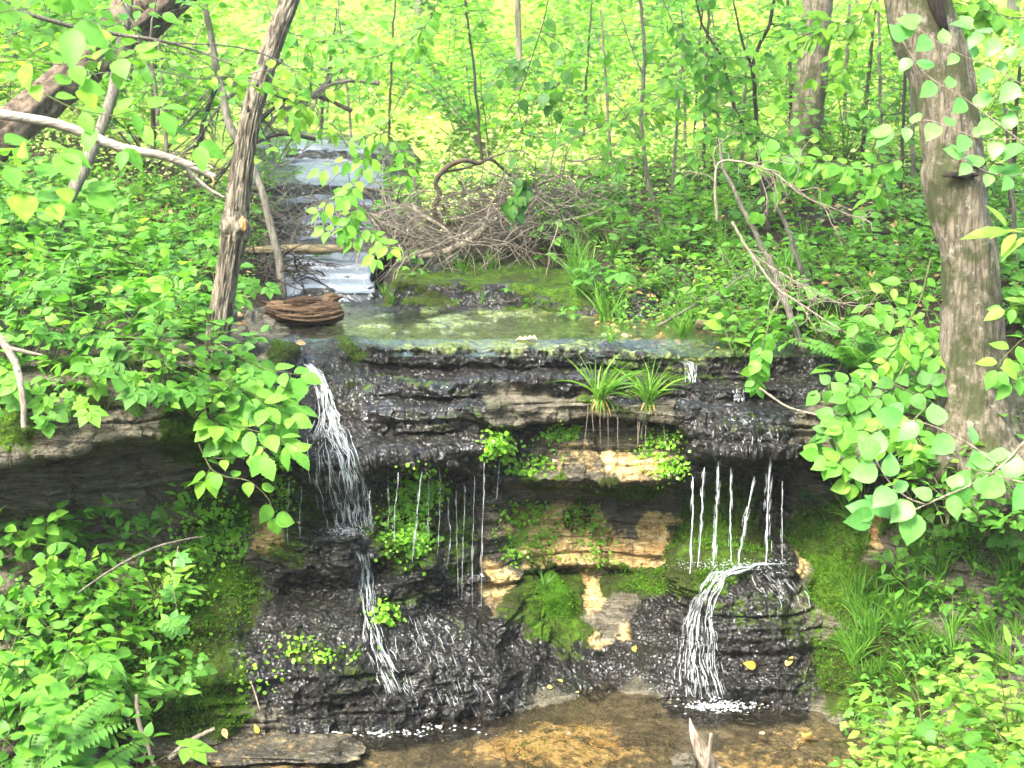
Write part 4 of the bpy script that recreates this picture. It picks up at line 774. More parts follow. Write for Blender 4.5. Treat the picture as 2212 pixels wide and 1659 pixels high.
tangle('leaf_litter_twigs', [(1300, 470, 80, 50, 3.4), (1500, 560, 120, 60, 2.6), (1400, 640, 100, 30, 2.0), (1450, 690, 60, 14, 1.6)], 90, M_GREYTWIG, 'scattered dead twigs on the ground of the right bank', (.2, .6), (.0015, .004))
M_SUN = leaf_mat('glare_leaf', (.25, .40, .08), (.42, .54, .16), (.62, .68, .30), .5)  # clearing leaves paled, the overexposed background light put into their colour
# ------------------------------------------------------------------ plant prototypes (built once far below nothing: each first use moves the prototype itself)
def herb(seed, nst, h, tpl, size, gap, mat, lean=.5, pair=True, stemr=.003, stemmat=None, droop=.3, upb=(0, -.45, 1)):
    r = np.random.default_rng(seed); sa, fa = Acc(), Acc()
    for k in range(nst):
        a = r.random()*6.28; d = np.array([math.cos(a)*lean, math.sin(a)*lean, 1.0]); L = h*r.uniform(.6, 1.1)
        q = stem_curve(np.array([math.cos(a), math.sin(a), -.2])*.03, d, L, 9, .07, droop, r); tube(sa, q, np.linspace(stemr, stemr*.4, 9), 5, cap=False)
        n = max(2, int(L/gap)); c, g = along(q, n, .3, .97)
        for i in range(n):
            a2 = a+i*1.57+r.normal(0, .3)
            for s in ((0, math.pi) if pair else (r.choice([0, math.pi]),)):
                dd = np.array([math.cos(a2+s), math.sin(a2+s), r.uniform(-.35, .2)])+.35*g[i]; sz = size*r.uniform(.65, 1.15)*(1-.25*(i/n-.5))
                pet = c[i]+nrm(dd)*sz*.28; tube(sa, np.array([c[i], (c[i]+pet)/2+[0, 0, .004], pet]), [.0014, .0012, .001], 4, cap=False)
                leaves(fa, tpl, pet, dd, nrm(np.array(upb)+r.normal(0, .3, 3)), sz)
        leaves(fa, tpl, q[-1:], g[-1:]+r.normal(0, .3, 3), nrm(np.array(upb)+r.normal(0, .2, 3)), size*.8)
    return sa, fa, mat, stemmat or M_STEM
def palm_herb(seed, n, h, tpl, size, mat):
    r = np.random.default_rng(seed); sa, fa = Acc(), Acc()
    for k in range(n):
        a = r.random()*6.28; L = h*r.uniform(.4, 1.1); q = stem_curve([0, 0, -.01], [math.cos(a)*.9, math.sin(a)*.9, 1], L, 7, .1, .25, r); tube(sa, q, np.linspace(.002, .0012, 7), 4, cap=False)
        g = q[-1]-q[-2]; d = np.array([g[0], g[1]-.01*r.random(), -.25*abs(g[0])-.002]); leaves(fa, tpl, q[-1], d, nrm(np.array([0, -.5, 1])+r.normal(0, .25, 3)), size*r.uniform(.6, 1.15), r.random())
    return sa, fa, mat, M_STEM
def fern_geo(seed, nf, L, mat):
    r = np.random.default_rng(seed); sa, fa = Acc(), Acc()
    for k in range(nf):
        a = k/nf*6.28+r.normal(0, .25); q = stem_curve([0, 0, 0], [math.cos(a)*.7, math.sin(a)*.7, 1], L*r.uniform(.75, 1.1), 16, .03, 1.1, r); tube(sa, q, np.linspace(.0022, .0008, 16), 4, cap=False)
        n = 22; c, g = along(q, n, .14, .99); s = np.sin(np.linspace(.55, math.pi*.97, n))*L*.17+.006
        up = nrm(np.cross(np.cross(g, [0, 0, 1.0]), g)); side = nrm(np.cross(g, up))
        for sg in (-1, 1): leaves(fa, NARROW, c, side*sg+.25*g+r.normal(0, .05, (n, 3)), up, s, np.full(n, r.random()))
    return sa, fa, mat, M_STEM
def blades(acc, base, n, L, spread, w=.004, r=RNG, droop=1.2, lean=(0, 0, 1)):
    for k in range(n):
        a = r.random()*6.28; d = np.array([math.cos(a)*spread*r.random(), math.sin(a)*spread*r.random(), 0])+np.array(lean); l = L*r.uniform(.5, 1.15); m = 8
        q = stem_curve(base+r.normal(0, .012, 3)*[1, 1, .2], d, l, m, .05, droop*r.uniform(.4, 1.3), r); t = np.linspace(0, 1, m); ww = w*r.uniform(.7, 1.2)*np.sin(np.clip(t*.85+.18, 0, 1)*math.pi)**.6*(1-t**3)
        s = nrm(np.cross(np.gradient(q, axis=0), r.normal(0, 1, 3))); V = np.stack([q-s*ww[:, None], q+[0, 0, -.0008], q+s*ww[:, None]], 1); i = np.arange(m*3).reshape(m, 3)
        acc.add(V, np.concatenate([np.stack([i[:-1, j], i[:-1, j+1], i[1:, j+1], i[1:, j]], -1) for j in (0, 1)]), None, np.full(m*3, r.random()))
def grass_geo(seed, n, L, spread, w=.004, mat=None):
    r = np.random.default_rng(seed); fa = Acc(); blades(fa, np.zeros(3), n, L, spread, w, r); return None, fa, mat or M_GRASS, None
def make(name, geo):
    sa, fa, m, sm = geo; t = empty(name, (0, 0, -50))
    if sa is not None: sa.build('stem', sm, t)
    fa.build('foliage' if name != 'grass_tuft' else 'blade_tuft', m, t); t['_unused'] = 1; return t
KIND = {}
def kind(key, name, cat, geos): KIND[key] = (name, cat, [make(name, g) for g in geos])
kind('tooth', 'leafy_herb', 'plant', [herb(100+i, 3+i % 3, .34+.05*(i % 3), TOOTH, .078, .062, M_NEAR if i % 2 else M_HERB) for i in range(5)])
kind('broad', 'broad_leaved_seedling', 'plant', [herb(120+i, 2+i % 3, .30+.05*i, BROAD, .072, .06, M_NEAR if i % 2 == 0 else M_HERB) for i in range(4)])
kind('small', 'small_leaved_herb', 'plant', [herb(140+i, 6, .22, OVATE, .045, .04, M_HERB if i % 2 else M_MID, .8) for i in range(5)])
kind('palm', 'five_leaved_creeper', 'creeper', [palm_herb(160+i, 9+2*i, .22, PALM, .07, M_HERB if i % 2 else M_NEAR) for i in range(4)])
kind('tri', 'three_leaved_creeper', 'creeper', [palm_herb(180+i, 9+i, .2, TRI, .055, M_HERB) for i in range(3)])
kind('fern', 'fern', 'fern', [fern_geo(200+i, 7+i, .42, M_HERB) for i in range(3)])
kind('grass', 'grass_tuft', 'grass tuft', [grass_geo(220+i, 34, .26, .55, .0042) for i in range(4)])
kind('weed', 'narrow_leaved_herb', 'plant', [herb(240+i, 4, .3, NARROW, .085, .035, M_NEAR, .4, False) for i in range(4)])
kind('bush', 'understorey_bush', 'bush', [herb(260+i, 11, 1.15, OVATE, .10, .085, M_MID if i % 3 else M_YEL, .75, True, .006, M_GREYTWIG, .5, (0, -.3, 1)) for i in range(6)])
kind('lush', 'sunlit_bush', 'bush', [herb(280+i, 14, .85, BROAD, .10, .08, M_YEL, .9, True, .005, M_STEM, .6, (0, -.3, 1)) for i in range(4)])
LAND = [(500, 600, 'the leaning tree'), (660, 665, 'the rotten log'), (1000, 470, 'the brush pile'), (200, 940, 'the grey overhang'), (2090, 600, 'the pale tree'), (1370, 830, 'the ledge grass'), (250, 300, 'the white branch'), (1190, 1330, 'the moss cushion'), (1520, 1620, 'the driftwood stub'), (1750, 200, 'the standing tree'), (1580, 1230, 'the right fall'), (1400, 350, 'the bare sapling'), (740, 370, 'the upper fall slabs'), (1640, 760, 'the leafy vine'), (1120, 150, 'the brown trunk'), (250, 120, 'the dead trunk'), (1640, 200, 'the forked sapling'), (2100, 1020, 'the tree roots'), (720, 1000, 'the left cascade'), (1180, 620, 'the mossy ledge'), (100, 850, 'the broken branch'), (320, 1220, 'the grey branch'), (1700, 440, 'the dead branch'), (1580, 725, 'the mossy log'), (940, 400, 'the arched vine')]
SAID = {}
def auto_label(what, p, sizeword=''):
    u, v = proj(p); best = min(LAND, key=lambda l: math.hypot(l[0]-u, l[1]-v)); du, dv = u-best[0], v-best[1]; d = math.hypot(du, dv)
    if abs(du) > 1.6*abs(dv): rel = 'right of' if du > 0 else 'left of'
    elif abs(dv) > 1.6*abs(du): rel = 'below' if dv > 0 else 'above'
    else: rel = ('below ' if dv > 0 else 'above ')+('right of' if du > 0 else 'left of')
    far = 'just ' if d < 110 else ('' if d < 240 else 'well ')
    return f'{sizeword}{what} {far}{rel} {best[2]}'
WHAT = {'tooth': 'toothed leaf herb', 'broad': 'broad leaved seedling', 'small': 'small leaved herb', 'palm': 'five fingered creeper', 'tri': 'three leaved creeper', 'fern': 'green fern', 'grass': 'green grass tuft', 'weed': 'narrow leaved herb', 'bush': 'thin leafy bush', 'lush': 'yellow green bush'}
def put(key, p, sc=1.0, rz=None, label=None, tilt=(0, 0), var=None):
    name, cat, protos = KIND[key]; pr = protos[RNG.integers(len(protos)) if var is None else var % len(protos)]
    rz = RNG.random()*6.28 if rz is None else rz
    if '_unused' in pr.keys():
        del pr['_unused']; o = pr; o.location = tuple(float(c) for c in p); o.rotation_euler = (tilt[0], tilt[1], rz); o.scale = (sc,)*3
    else: o = dup(pr, p, rz, sc, tilt)
    h = np.array(p)+[0, 0, .12*sc]
    lab = label or auto_label(WHAT[key], h, 'little ' if sc < .7 else 'low ' if sc < .9 else 'big ' if sc > 1.4 else 'tall ' if sc > 1.15 else '')
    lab = ' '.join(lab.split()[:16]); tag(o, lab, cat); SAID.setdefault(lab, []).append((o, key)); return o
def frus(u, y): return (u-1106)/FPX*((y+6.5)*FW[1])
PLACED = []
def zone(key, n, us, ys, sc=(.8, 1.2), mind=.12, ok=None, vr=None):
    k = tries = 0
    while k < n and tries < n*30:
        tries += 1; y = RNG.uniform(*ys); x = frus(RNG.uniform(*us), y); p = drop(x, y); u, v = proj(p)
        if ok and not ok(u, v, p): continue
        if vr and not (vr[0] < v < vr[1]): continue
        if any((p[0]-q[0])**2+(p[1]-q[1])**2 < mind**2 for q in PLACED): continue
        PLACED.append(p); put(key, p-[0, 0, .01], RNG.uniform(*sc)); k += 1
def left_bank(u, v, p): return u < 470+max(0, (620-v))*.12 and v < 830
def right_bank(u, v, p):
    lim = 1290 if v < 640 else (1400 if v < 700 else (1560 if v < 770 else 1720))
    return u > lim and p[2] > 1.2 and not (1980 < u < 2200 and v > 880)
# left bank: dense herbs, larger near the edge
zone('tooth', 26, (-60, 520), (-.25, 2.4), (.75, 1.25), .20, left_bank)
zone('broad', 24, (-60, 500), (-.4, 2.4), (.8, 1.3), .20, left_bank)
zone('palm', 22, (-60, 500), (-.4, 2.0), (.9, 1.5), .17, left_bank)
zone('small', 60, (-60, 520), (-.2, 4.0), (.9, 1.5), .15, left_bank)
zone('fern', 9, (-40, 420), (.1, 2.6), (.8, 1.2), .2, left_bank)
zone('tri', 16, (-60, 520), (-.4, 2.5), (.9, 1.5), .15, left_bank)
# right bank
zone('small', 95, (1270, 2260), (.7, 4.6), (.8, 1.5), .12, right_bank)
zone('tooth', 26, (1340, 2260), (.9, 4.2), (.6, 1.1), .2, right_bank)
zone('tri', 28, (1290, 2260), (.6, 3.2), (.8, 1.4), .15, right_bank)
zone('broad', 22, (1560, 2260), (.0, 2.6), (.8, 1.4), .2, right_bank)
zone('grass', 30, (1180, 2000), (1.0, 3.2), (.7, 1.2), .12, lambda u, v, p: u > 1260-(640-v)*.5 and p[2] > 1.45)
zone('fern', 6, (1700, 2260), (.2, 2.4), (.8, 1.2), .2, right_bank)
# behind: bushes either side of the stream and up the hill
def off_stream(u, v, p): return not (540 < u < 900 and v < 560 and p[1] < 9) and not (880 < u < 1240 and 3 < p[1] < 4.2)
zone('bush', 74, (-100, 2320), (3.4, 13), (.8, 1.3), .5, lambda u, v, p: off_stream(u, v, p) and not (560 < u < 1330 and p[1] < 6.5) and not (420 < u < 900 and p[1] < 10))
zone('bush', 40, (-100, 2320), (12, 26), (1.0, 1.9), .8, off_stream)
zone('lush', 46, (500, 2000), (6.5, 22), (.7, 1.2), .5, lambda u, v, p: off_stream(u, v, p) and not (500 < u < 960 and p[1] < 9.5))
zone('small', 16, (1190, 1340), (3.0, 5.0), (.9, 1.4), .15)
zone('tri', 10, (1180, 1340), (2.8, 4.6), (1.0, 1.4), .15)
zone('small', 46, (860, 1900), (4.4, 8), (1.0, 1.7), .2, lambda u, v, p: off_stream(u, v, p) and not (560 < u < 920))
# the lower right slope and the shore
def slope_spot(u, v): return hit(u, v)[0]
def slope(key, n, us, vs, sc, ok=None, tilt=True):
    for _ in range(n):
        u, v = RNG.uniform(*us), RNG.uniform(*vs)
        if ok and not ok(u, v): continue
        p, nn = hit(u, v); put(key, p-nn*.01, RNG.uniform(*sc), tilt=(RNG.uniform(.1, .5) if tilt else 0, RNG.normal(0, .15)))
slope('grass', 64, (1820, 2240), (1110, 1500), (.55, 1.05), lambda u, v: u > 1800+max(0, v-1350)*.3)
slope('grass', 6, (1800, 1960), (1340, 1460), (.6, .95))
slope('tri', 9, (1820, 2020), (1440, 1600), (.45, .8))
slope('grass', 9, (1840, 2040), (1440, 1590), (.35, .6))
slope('tri', 14, (1940, 2230), (1150, 1500), (.7, 1.1))
slope('weed', 10, (1960, 2230), (1080, 1300), (.6, 1.0))
slope('small', 12, (1880, 2230), (1090, 1450), (.6, 1.0))
slope('tooth', 7, (2020, 2240), (1180, 1560), (.5, .8))
# lower left: plants in front of the overhang and on the mossy slope
slope('broad', 14, (-60, 250), (1300, 1640), (.7, 1.15))
slope('tooth', 11, (-60, 230), (1320, 1640), (.7, 1.15))
slope('palm', 7, (0, 300), (1300, 1600), (.9, 1.5))
slope('tri', 12, (40, 420), (1130, 1600), (.6, 1.1))
slope('small', 12, (0, 420), (1190, 1580), (.6, 1.0))
slope('weed', 6, (200, 400), (1280, 1600), (.7, 1.0))
for u, v, y, key, sc in [(20, 835, -.5, 'broad', 1.0), (70, 815, -.48, 'small', 1.3), (120, 850, -.5, 'palm', 1.2), (180, 820, -.46, 'tooth', .9), (230, 845, -.48, 'tri', 1.4), (280, 800, -.42, 'small', 1.2), (330, 830, -.45, 'palm', 1.3), (380, 800, -.4, 'broad', .9), (410, 850, -.42, 'small', 1.2), (440, 880, -.4, 'tri', 1.2), (300, 860, -.5, 'grass', .6), (90, 880, -.55, 'tri', 1.0)]:
    put(key, P(u, v, y)-[0, 0, .08], sc, tilt=(.35, 0))
for u, v, key, sc in [(30, 1170, 'broad', 1.1), (90, 1190, 'tooth', 1.1), (150, 1180, 'broad', 1.0), (210, 1200, 'tooth', 1.0), (270, 1190, 'broad', .9), (330, 1170, 'weed', .9), (60, 1240, 'palm', 1.4), (180, 1250, 'small', 1.3), (120, 1280, 'tooth', 1.1), (-10, 1230, 'broad', 1.2), (360, 1230, 'tri', 1.0)]:
    p, nn = hit(u, v); put(key, p, sc, tilt=(.25, 0))
slope('fern', 3, (30, 260), (1520, 1640), (.7, .9))
# closer plants standing between the viewer and the pool, at both lower corners
for u, v, y, sc in [(2000, 1640, -1.5, .42), (2070, 1600, -1.6, .46), (2140, 1570, -1.6, .5), (2210, 1540, -1.6, .5), (2050, 1690, -1.7, .5), (2140, 1660, -1.8, .5), (2220, 1640, -1.8, .5), (1980, 1690, -1.6, .4)]:
    put('lush', P(u, v, y)-[0, 0, .14], sc)
for k, (u, v, y, key, sc) in enumerate([(60, 1560, -1.7, 'broad', 1.3), (140, 1620, -1.7, 'tooth', 1.2), (20, 1500, -1.6, 'tooth', 1.2), (230, 1640, -1.6, 'palm', 1.5), (-20, 1390, -1.4, 'broad', 1.2), (90, 1420, -1.3, 'palm', 1.7), (40, 1640, -1.9, 'fern', 1.1), (150, 1690, -1.9, 'fern', 1.0), (300, 1700, -1.7, 'broad', 1.0),
                                 (2040, 1640, -1.8, 'small', 1.5), (2120, 1620, -1.9, 'small', 1.6), (2180, 1600, -1.9, 'tri', 1.6), (2010, 1690, -1.9, 'tri', 1.5), (2090, 1690, -2.0, 'small', 1.6), (2160, 1680, -2.0, 'tooth', 1.0), (2230, 1560, -1.8, 'small', 1.5), (2020, 1570, -1.5, 'weed', 1.1), (2200, 1500, -1.6, 'weed', 1.2), (1985, 1640, -1.7, 'small', 1.3)]):
    p = P(u, v, y); put(key, p-[0, 0, .12*sc], sc, label=None)
for u, v, y, key, sc in [(2010, 1010, -.35, 'tooth', .7), (2060, 1050, -.42, 'small', 1.1), (2120, 1085, -.5, 'broad', .8), (2185, 1090, -.5, 'tooth', .8), (2230, 1060, -.5, 'small', 1.2), (1985, 1060, -.3, 'weed', .8), (2050, 1110, -.45, 'weed', .9), (2150, 1130, -.55, 'small', 1.2), (2215, 1140, -.6, 'tri', 1.1), (1960, 960, -.1, 'small', 1.0), (1990, 900, .0, 'tooth', .8), (2230, 960, -.3, 'tooth', .9), (2020, 850, .1, 'small', 1.0)]:
    put(key, P(u, v, y)-[0, 0, .05], sc)
for u, v, y, key, sc in [(575, 400, 5.0, 'small', 1.6), (600, 345, 6.0, 'small', 1.8), (560, 460, 4.6, 'small', 1.4), (880, 420, 4.9, 'small', 1.7), (900, 370, 5.6, 'small', 1.8), (860, 470, 4.6, 'tri', 1.4), (640, 310, 7, 'small', 2.0), (760, 300, 7.4, 'small', 2.0), (840, 310, 7.2, 'small', 2.0), (700, 295, 7.6, 'small', 2), (910, 440, 4.4, 'tooth', 1.1), (545, 520, 4.0, 'small', 1.2)]:
    put(key, P(u, v, y)-[0, 0, .06], sc)
# small plants on the mossy ledge, in the wall and by the stream
for u, v, key, sc in [(880, 575, 'tri', .7), (900, 600, 'tri', .55), (850, 655, 'grass', .5), (830, 640, 'grass', .45), (1000, 590, 'grass', .6), (1065, 580, 'grass', .7), (1100, 640, 'tri', .5), (1040, 655, 'grass', .4), (1250, 640, 'grass', .7), (1225, 690, 'tri', .5), (1160, 670, 'tri', .45), (1340, 640, 'broad', .8), (1325, 655, 'small', .8), (1480, 700, 'small', .7), (700, 560, 'tri', .5)]:
    p, nn = hit(u, v); put(key, p, sc, tilt=(.15, 0))
# mass of undergrowth on the hillside that nobody could count
def cover(name, n, us, ys, size, mat, label, h=(.02, .35), tpl=SIMPLE, ok=None):
    y = ys[0]+(ys[1]-ys[0])*RNG.random(n)**1.3; x = frus(RNG.uniform(us[0], us[1], n), y); z = upper_z(x, y)+RNG.uniform(h[0], h[1], n)*RNG.random(n)
    pch = vnoise(np.stack([x*.9, y*.6, 0*x], -1), 77); m = pch > .22
    if ok is not None: m &= ok(x, y)
    p = np.stack([x, y, z], -1)[m]; a = Acc(); leaves(a, tpl, p, rdir(len(p), .4), rup(len(p), .4, (0, -.5, 1)), size*RNG.uniform(.5, 1.2, len(p))*np.clip((p[:, 1]+6.5)/13, .8, 2.6))
    return tag(a.build(name, mat), label, 'undergrowth', kind='stuff')
def nostream(x, y):
    u = 1106+x/((y+6.5)*FW[1])*FPX
    return ~((u > 540) & (u < 905) & (y < 8.4)) & ~((u > 880) & (u < 1260) & (y < 4.0))
cover('undergrowth', 52000, (-120, 2340), (4.2, 34), .055, M_SUN, 'yellow green undergrowth covering the clearing floor, its glare put in the leaf colour', (.02, .5), ok=nostream)
cover('ground_cover', 20000, (1240, 2300), (1.3, 6), .038, M_MID, 'low green leaves scattered over the right bank floor', (.0, .22), ok=lambda x, y: (x > .35+.16*y) & (y > 1.3+.0*x) & (x > .55))
cover('ground_cover', 7000, (-120, 560), (.3, 5), .042, M_MID, 'low green leaves covering the soil of the left bank', (.0, .10), ok=lambda x, y: x < -1.35-.12*y)
def side_cover(us, n, label):
    y = RNG.uniform(-1.5, 9, n); x = frus(RNG.uniform(us[0], us[1], n), y); z = ground_z(x, y); k = (z > .5); z = z+RNG.uniform(0, .4, n)*RNG.random(n)*(.4+vnoise(np.stack([x*2, y*2, 0*x], -1), 55)*1.2)
    p = np.stack([x, y, z], -1)[k]; a = Acc(); leaves(a, OVATE, p, rdir(len(p), .35), rup(len(p), .4, (0, -.4, 1)), .065*RNG.uniform(.5, 1.3, len(p))); return tag(a.build('ground_cover', M_HERB), label, 'undergrowth', kind='stuff')
side_cover((2190, 3300), 16000, 'low green plants covering the bank beyond the thick pale tree')
side_cover((-1000, 0), 14000, 'low green plants covering the bank left of the grey overhang')
def wood(name, n, ys, zs, size, mat, label):
    y = RNG.uniform(*ys, n); x = frus(RNG.uniform(-200, 2412, n), y); k = RNG.random((n, 3)); cl = np.floor(x/2.2)+np.floor(y/3)*57
    z = upper_z(x, y)+zs[0]+(zs[1]-zs[0])*RNG.random(n); den = vnoise(np.stack([x*.35, y*.25, z*.55], -1), 88); m = den > .42
    p = np.stack([x, y, z], -1)[m]; a = Acc(); leaves(a, SIMPLE, p, rdir(len(p), .35), rup(len(p), .4, (0, -.6, 1)), size*RNG.uniform(.6, 1.3, len(p)))
    return tag(a.build(name, mat), label, 'woodland', kind='stuff')
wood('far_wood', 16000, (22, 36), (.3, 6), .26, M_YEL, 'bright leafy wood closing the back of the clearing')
wood('far_wood', 26000, (34, 60), (.3, 13), .42, M_MID, 'distant green wood on the hillside beyond the clearing')
y = RNG.uniform(-24, -13, 22000); x = RNG.uniform(-26, 26, 22000); z = ground_z(x, y)+RNG.uniform(0, 13, 22000); den = vnoise(np.stack([x*.3, y*.25, z*.35], -1), 98) > .40
p = np.stack([x, y, z], -1)[den]; a = Acc(); leaves(a, SIMPLE, p, rdir(len(p), .35), rup(len(p), .4, (0, 0, 1)), .5*RNG.uniform(.6, 1.3, len(p))); tag(a.build('unseen_leaf_screen', M_MID), 'unseen leaf screen added behind the viewer to darken wet rock reflections', 'woodland', kind='stuff')  # leaf mass behind the camera, added to block low sky light
# ------------------------------------------------------------------ leafy branches hanging into view
def bough(name, label, main, w, side, tpl, size, k, mat, smat=None, cat='leafy branch', up=(0, -.75, .8), jit=.35, droop=.3, tips=.14, sub=0, pair=False):
    p3 = path3(main); b = p3[0].copy(); t = empty(name, b, label, cat); sa, fa = Acc(), Acc(); c = resample(p3, 40)-b; c[1:] += .006*np.stack([n1(np.arange(39)*.3+b[0]*3, q, 2) for q in range(3)], -1)
    tube(sa, c, np.linspace(w2r(w, main[0][2]), w2r(w*.35, main[-1][2]), 40), 6); leafy(fa, c, tpl, size, k, up=up, jit=jit, droop=droop, pair=pair)
    for s in side:
        q = resample(path3(s), 24)-b; a = Acc(); tube(a, q, np.linspace(w2r(w*.6, s[0][2]), w2r(w*.25, s[-1][2]), 24), 5); a.build('side_twig', smat or M_GREYTWIG, t); leafy(fa, q, tpl, size, max(4, int(k*.7)), up=up, jit=jit, droop=droop, pair=pair)
    for _ in range(sub):
        i = RNG.integers(6, 39); g = nrm(c[i]-c[i-2]); q = stem_curve(c[i], g+RNG.normal(0, .7, 3)*[1, .5, .6], RNG.uniform(.5, 1.3)*tips, 6, .12, .3); tube(sa, q, np.linspace(.002, .001, 6), 4, cap=False); leafy(fa, q, tpl, size, RNG.integers(3, 7), up=up, jit=jit, droop=droop)
    sa.build('stem', smat or M_GREYTWIG, t)
    fa.build('foliage', mat, t); return t
# foreground right, pale spicebush sprays in front of the pale tree's roots
bough('spicebush_branch', 'pale green leafy branch crossing in front of the roots of the thick pale tree', [(2260, 900, -1.7), (2170, 1000, -1.7), (2090, 1050, -1.7), (2000, 1090, -1.7), (1930, 1120, -1.7), (1890, 1110, -1.7)], 7,
      [[(2160, 1010, -1.7), (2110, 970, -1.68), (2060, 940, -1.66), (2000, 915, -1.64), (1950, 905, -1.62)], [(2000, 1090, -1.7), (1960, 1075, -1.7), (1920, 1040, -1.72), (1890, 990, -1.72)], [(2260, 1045, -1.75), (2200, 1040, -1.74), (2120, 1020, -1.72), (2090, 1050, -1.7)]], BROAD, .105, 9, M_PALE, M_TWIG, up=(-.1, -.9, .55), jit=.3)
bough('leafy_branch', 'spray of pale leaves hanging across the upper part of the thick pale tree', [(2300, 420, -1.0), (2230, 330, -1.0), (2160, 270, -1.0), (2080, 210, -1.0), (2000, 160, -1.0), (1950, 90, -1.0)], 5,
      [[(2200, 300, -1.0), (2120, 300, -1.0), (2040, 270, -1.0), (1990, 260, -1.0), (1930, 290, -1)], [(2240, 200, -1), (2150, 150, -1), (2060, 110, -1), (1980, 60, -1)], [(2260, 130, -1), (2180, 90, -1), (2100, 60, -1)], [(2260, 360, -1), (2190, 380, -1), (2130, 370, -1), (2080, 340, -1)]], BROAD, .085, 12, M_PALE, M_TWIG, up=(0, -.8, .7))
bough('leafy_branch', 'yellow green leaf whorl at the right edge beside the thick pale tree', [(2290, 520, -1.6), (2230, 505, -1.6), (2180, 500, -1.6)], 5, [], NARROW, .16, 6, M_YEL, M_STEM, up=(0, -.5, 1))
bough('leafy_branch', 'bright leafy twig right of the thick pale tree trunk, mid height', [(2290, 700, -.9), (2230, 720, -.9), (2180, 760, -.9), (2150, 800, -.9)], 4, [[(2280, 640, -.9), (2220, 650, -.9), (2170, 670, -.9)], [(2290, 800, -.9), (2230, 790, -.9), (2185, 830, -.9)]], OVATE, .09, 9, M_NEAR, M_STEM)
bough('hanging_vine', 'short leafy vine hanging as a green column over the right end of the rock shelf', [(1660, 700, .25), (1650, 740, .22), (1640, 780, .2), (1632, 830, .2)], 4, [], BROAD, .075, 26, M_NEAR, M_STEM, up=(0, -1, .3), jit=.5, droop=.8, cat='vine')
for k, (m, sd, lab) in enumerate([
    ([(2010, 560, .2), (1990, 640, .1), (1960, 700, .05), (1930, 760, .0), (1890, 800, -.05)], [[(2000, 600, .15), (1930, 620, .1), (1880, 660, .05), (1850, 700, 0)], [(1965, 690, .05), (2000, 730, 0), (2030, 770, -.1)]], 'leafy twig hanging left of the thick pale tree, uppermost of three'),
    ([(1960, 780, -.1), (1930, 830, -.15), (1880, 870, -.2), (1830, 900, -.2), (1790, 930, -.2)], [[(1930, 830, -.15), (1980, 850, -.2), (2010, 830, -.2)], [(1880, 870, -.2), (1850, 840, -.2), (1800, 830, -.2), (1770, 850, -.2)]], 'leafy twig drooping over the dark right ledge'),
    ([(2000, 880, -.3), (1960, 920, -.35), (1910, 950, -.35), (1860, 980, -.35), (1840, 1010, -.35)], [[(1960, 920, -.35), (1990, 960, -.4), (1985, 1000, -.4)], [(1910, 950, -.35), (1870, 930, -.35), (1820, 930, -.35)]], 'lowest leafy twig over the hollow under the roots of the thick pale tree')]):
    bough('drooping_twig', lab, m, 5, sd, BROAD if k else OVATE, .085, 12, M_NEAR if k != 1 else M_HERB, M_STEM, sub=8)
# left foreground boughs, out of focus
bough('leafy_branch', 'large out of focus leaves at the top left corner', [(-60, 40, -2.6), (40, 20, -2.6), (110, 25, -2.6), (160, 55, -2.6)], 4, [[(60, 20, -2.6), (90, -20, -2.6), (150, -30, -2.6)]], OVATE, .11, 4, M_NEAR, M_STEM, up=(0, -.8, .6))
bough('leafy_branch', 'broad leaved spray crossing the leaning dead trunk at upper left', [(-40, 140, -1.9), (60, 130, -1.9), (140, 140, -1.9), (220, 130, -1.9), (300, 120, -1.9)], 4, [[(0, 180, -1.9), (90, 180, -1.9), (170, 190, -1.9)], [(60, 120, -1.9), (120, 90, -1.9), (190, 80, -1.9)]], BROAD, .085, 7, M_NEAR, M_STEM, up=(0, -.7, .8))
bough('leafy_branch', 'drooping spray of bright pointed leaves just above the peeled white branch', [(60, 180, -1.6), (150, 230, -1.6), (240, 250, -1.6), (320, 270, -1.6), (390, 290, -1.6), (430, 310, -1.6)], 4, [[(240, 250, -1.6), (290, 240, -1.6), (350, 235, -1.6)], [(150, 230, -1.6), (200, 270, -1.6), (250, 300, -1.6), (270, 320, -1.6)]], OVATE, .10, 6, M_NEAR, M_STEM, up=(0, -.7, .8))
bough('leafy_branch', 'blurred mass of large leaves at the left edge below the peeled white branch', [(-80, 330, -2.3), (0, 350, -2.3), (70, 380, -2.3), (130, 400, -2.3), (190, 420, -2.3)], 4, [[(-20, 310, -2.3), (60, 310, -2.3), (130, 330, -2.3)], [(0, 380, -2.3), (50, 420, -2.3), (110, 440, -2.3)]], BROAD, .10, 5, M_NEAR, M_STEM, up=(0, -.5, .9))
bough('leafy_branch', 'leafy twig with small leaves reaching right across the leaning furrowed tree', [(330, 150, -.4), (430, 170, -.3), (520, 165, -.2), (600, 190, -.1), (680, 240, 0), (740, 290, .1), (790, 340, .2)], 3, [[(520, 165, -.2), (590, 150, -.1), (660, 160, 0), (720, 200, .1)]], OVATE, .07, 16, M_MID, M_GREYTWIG, sub=8)
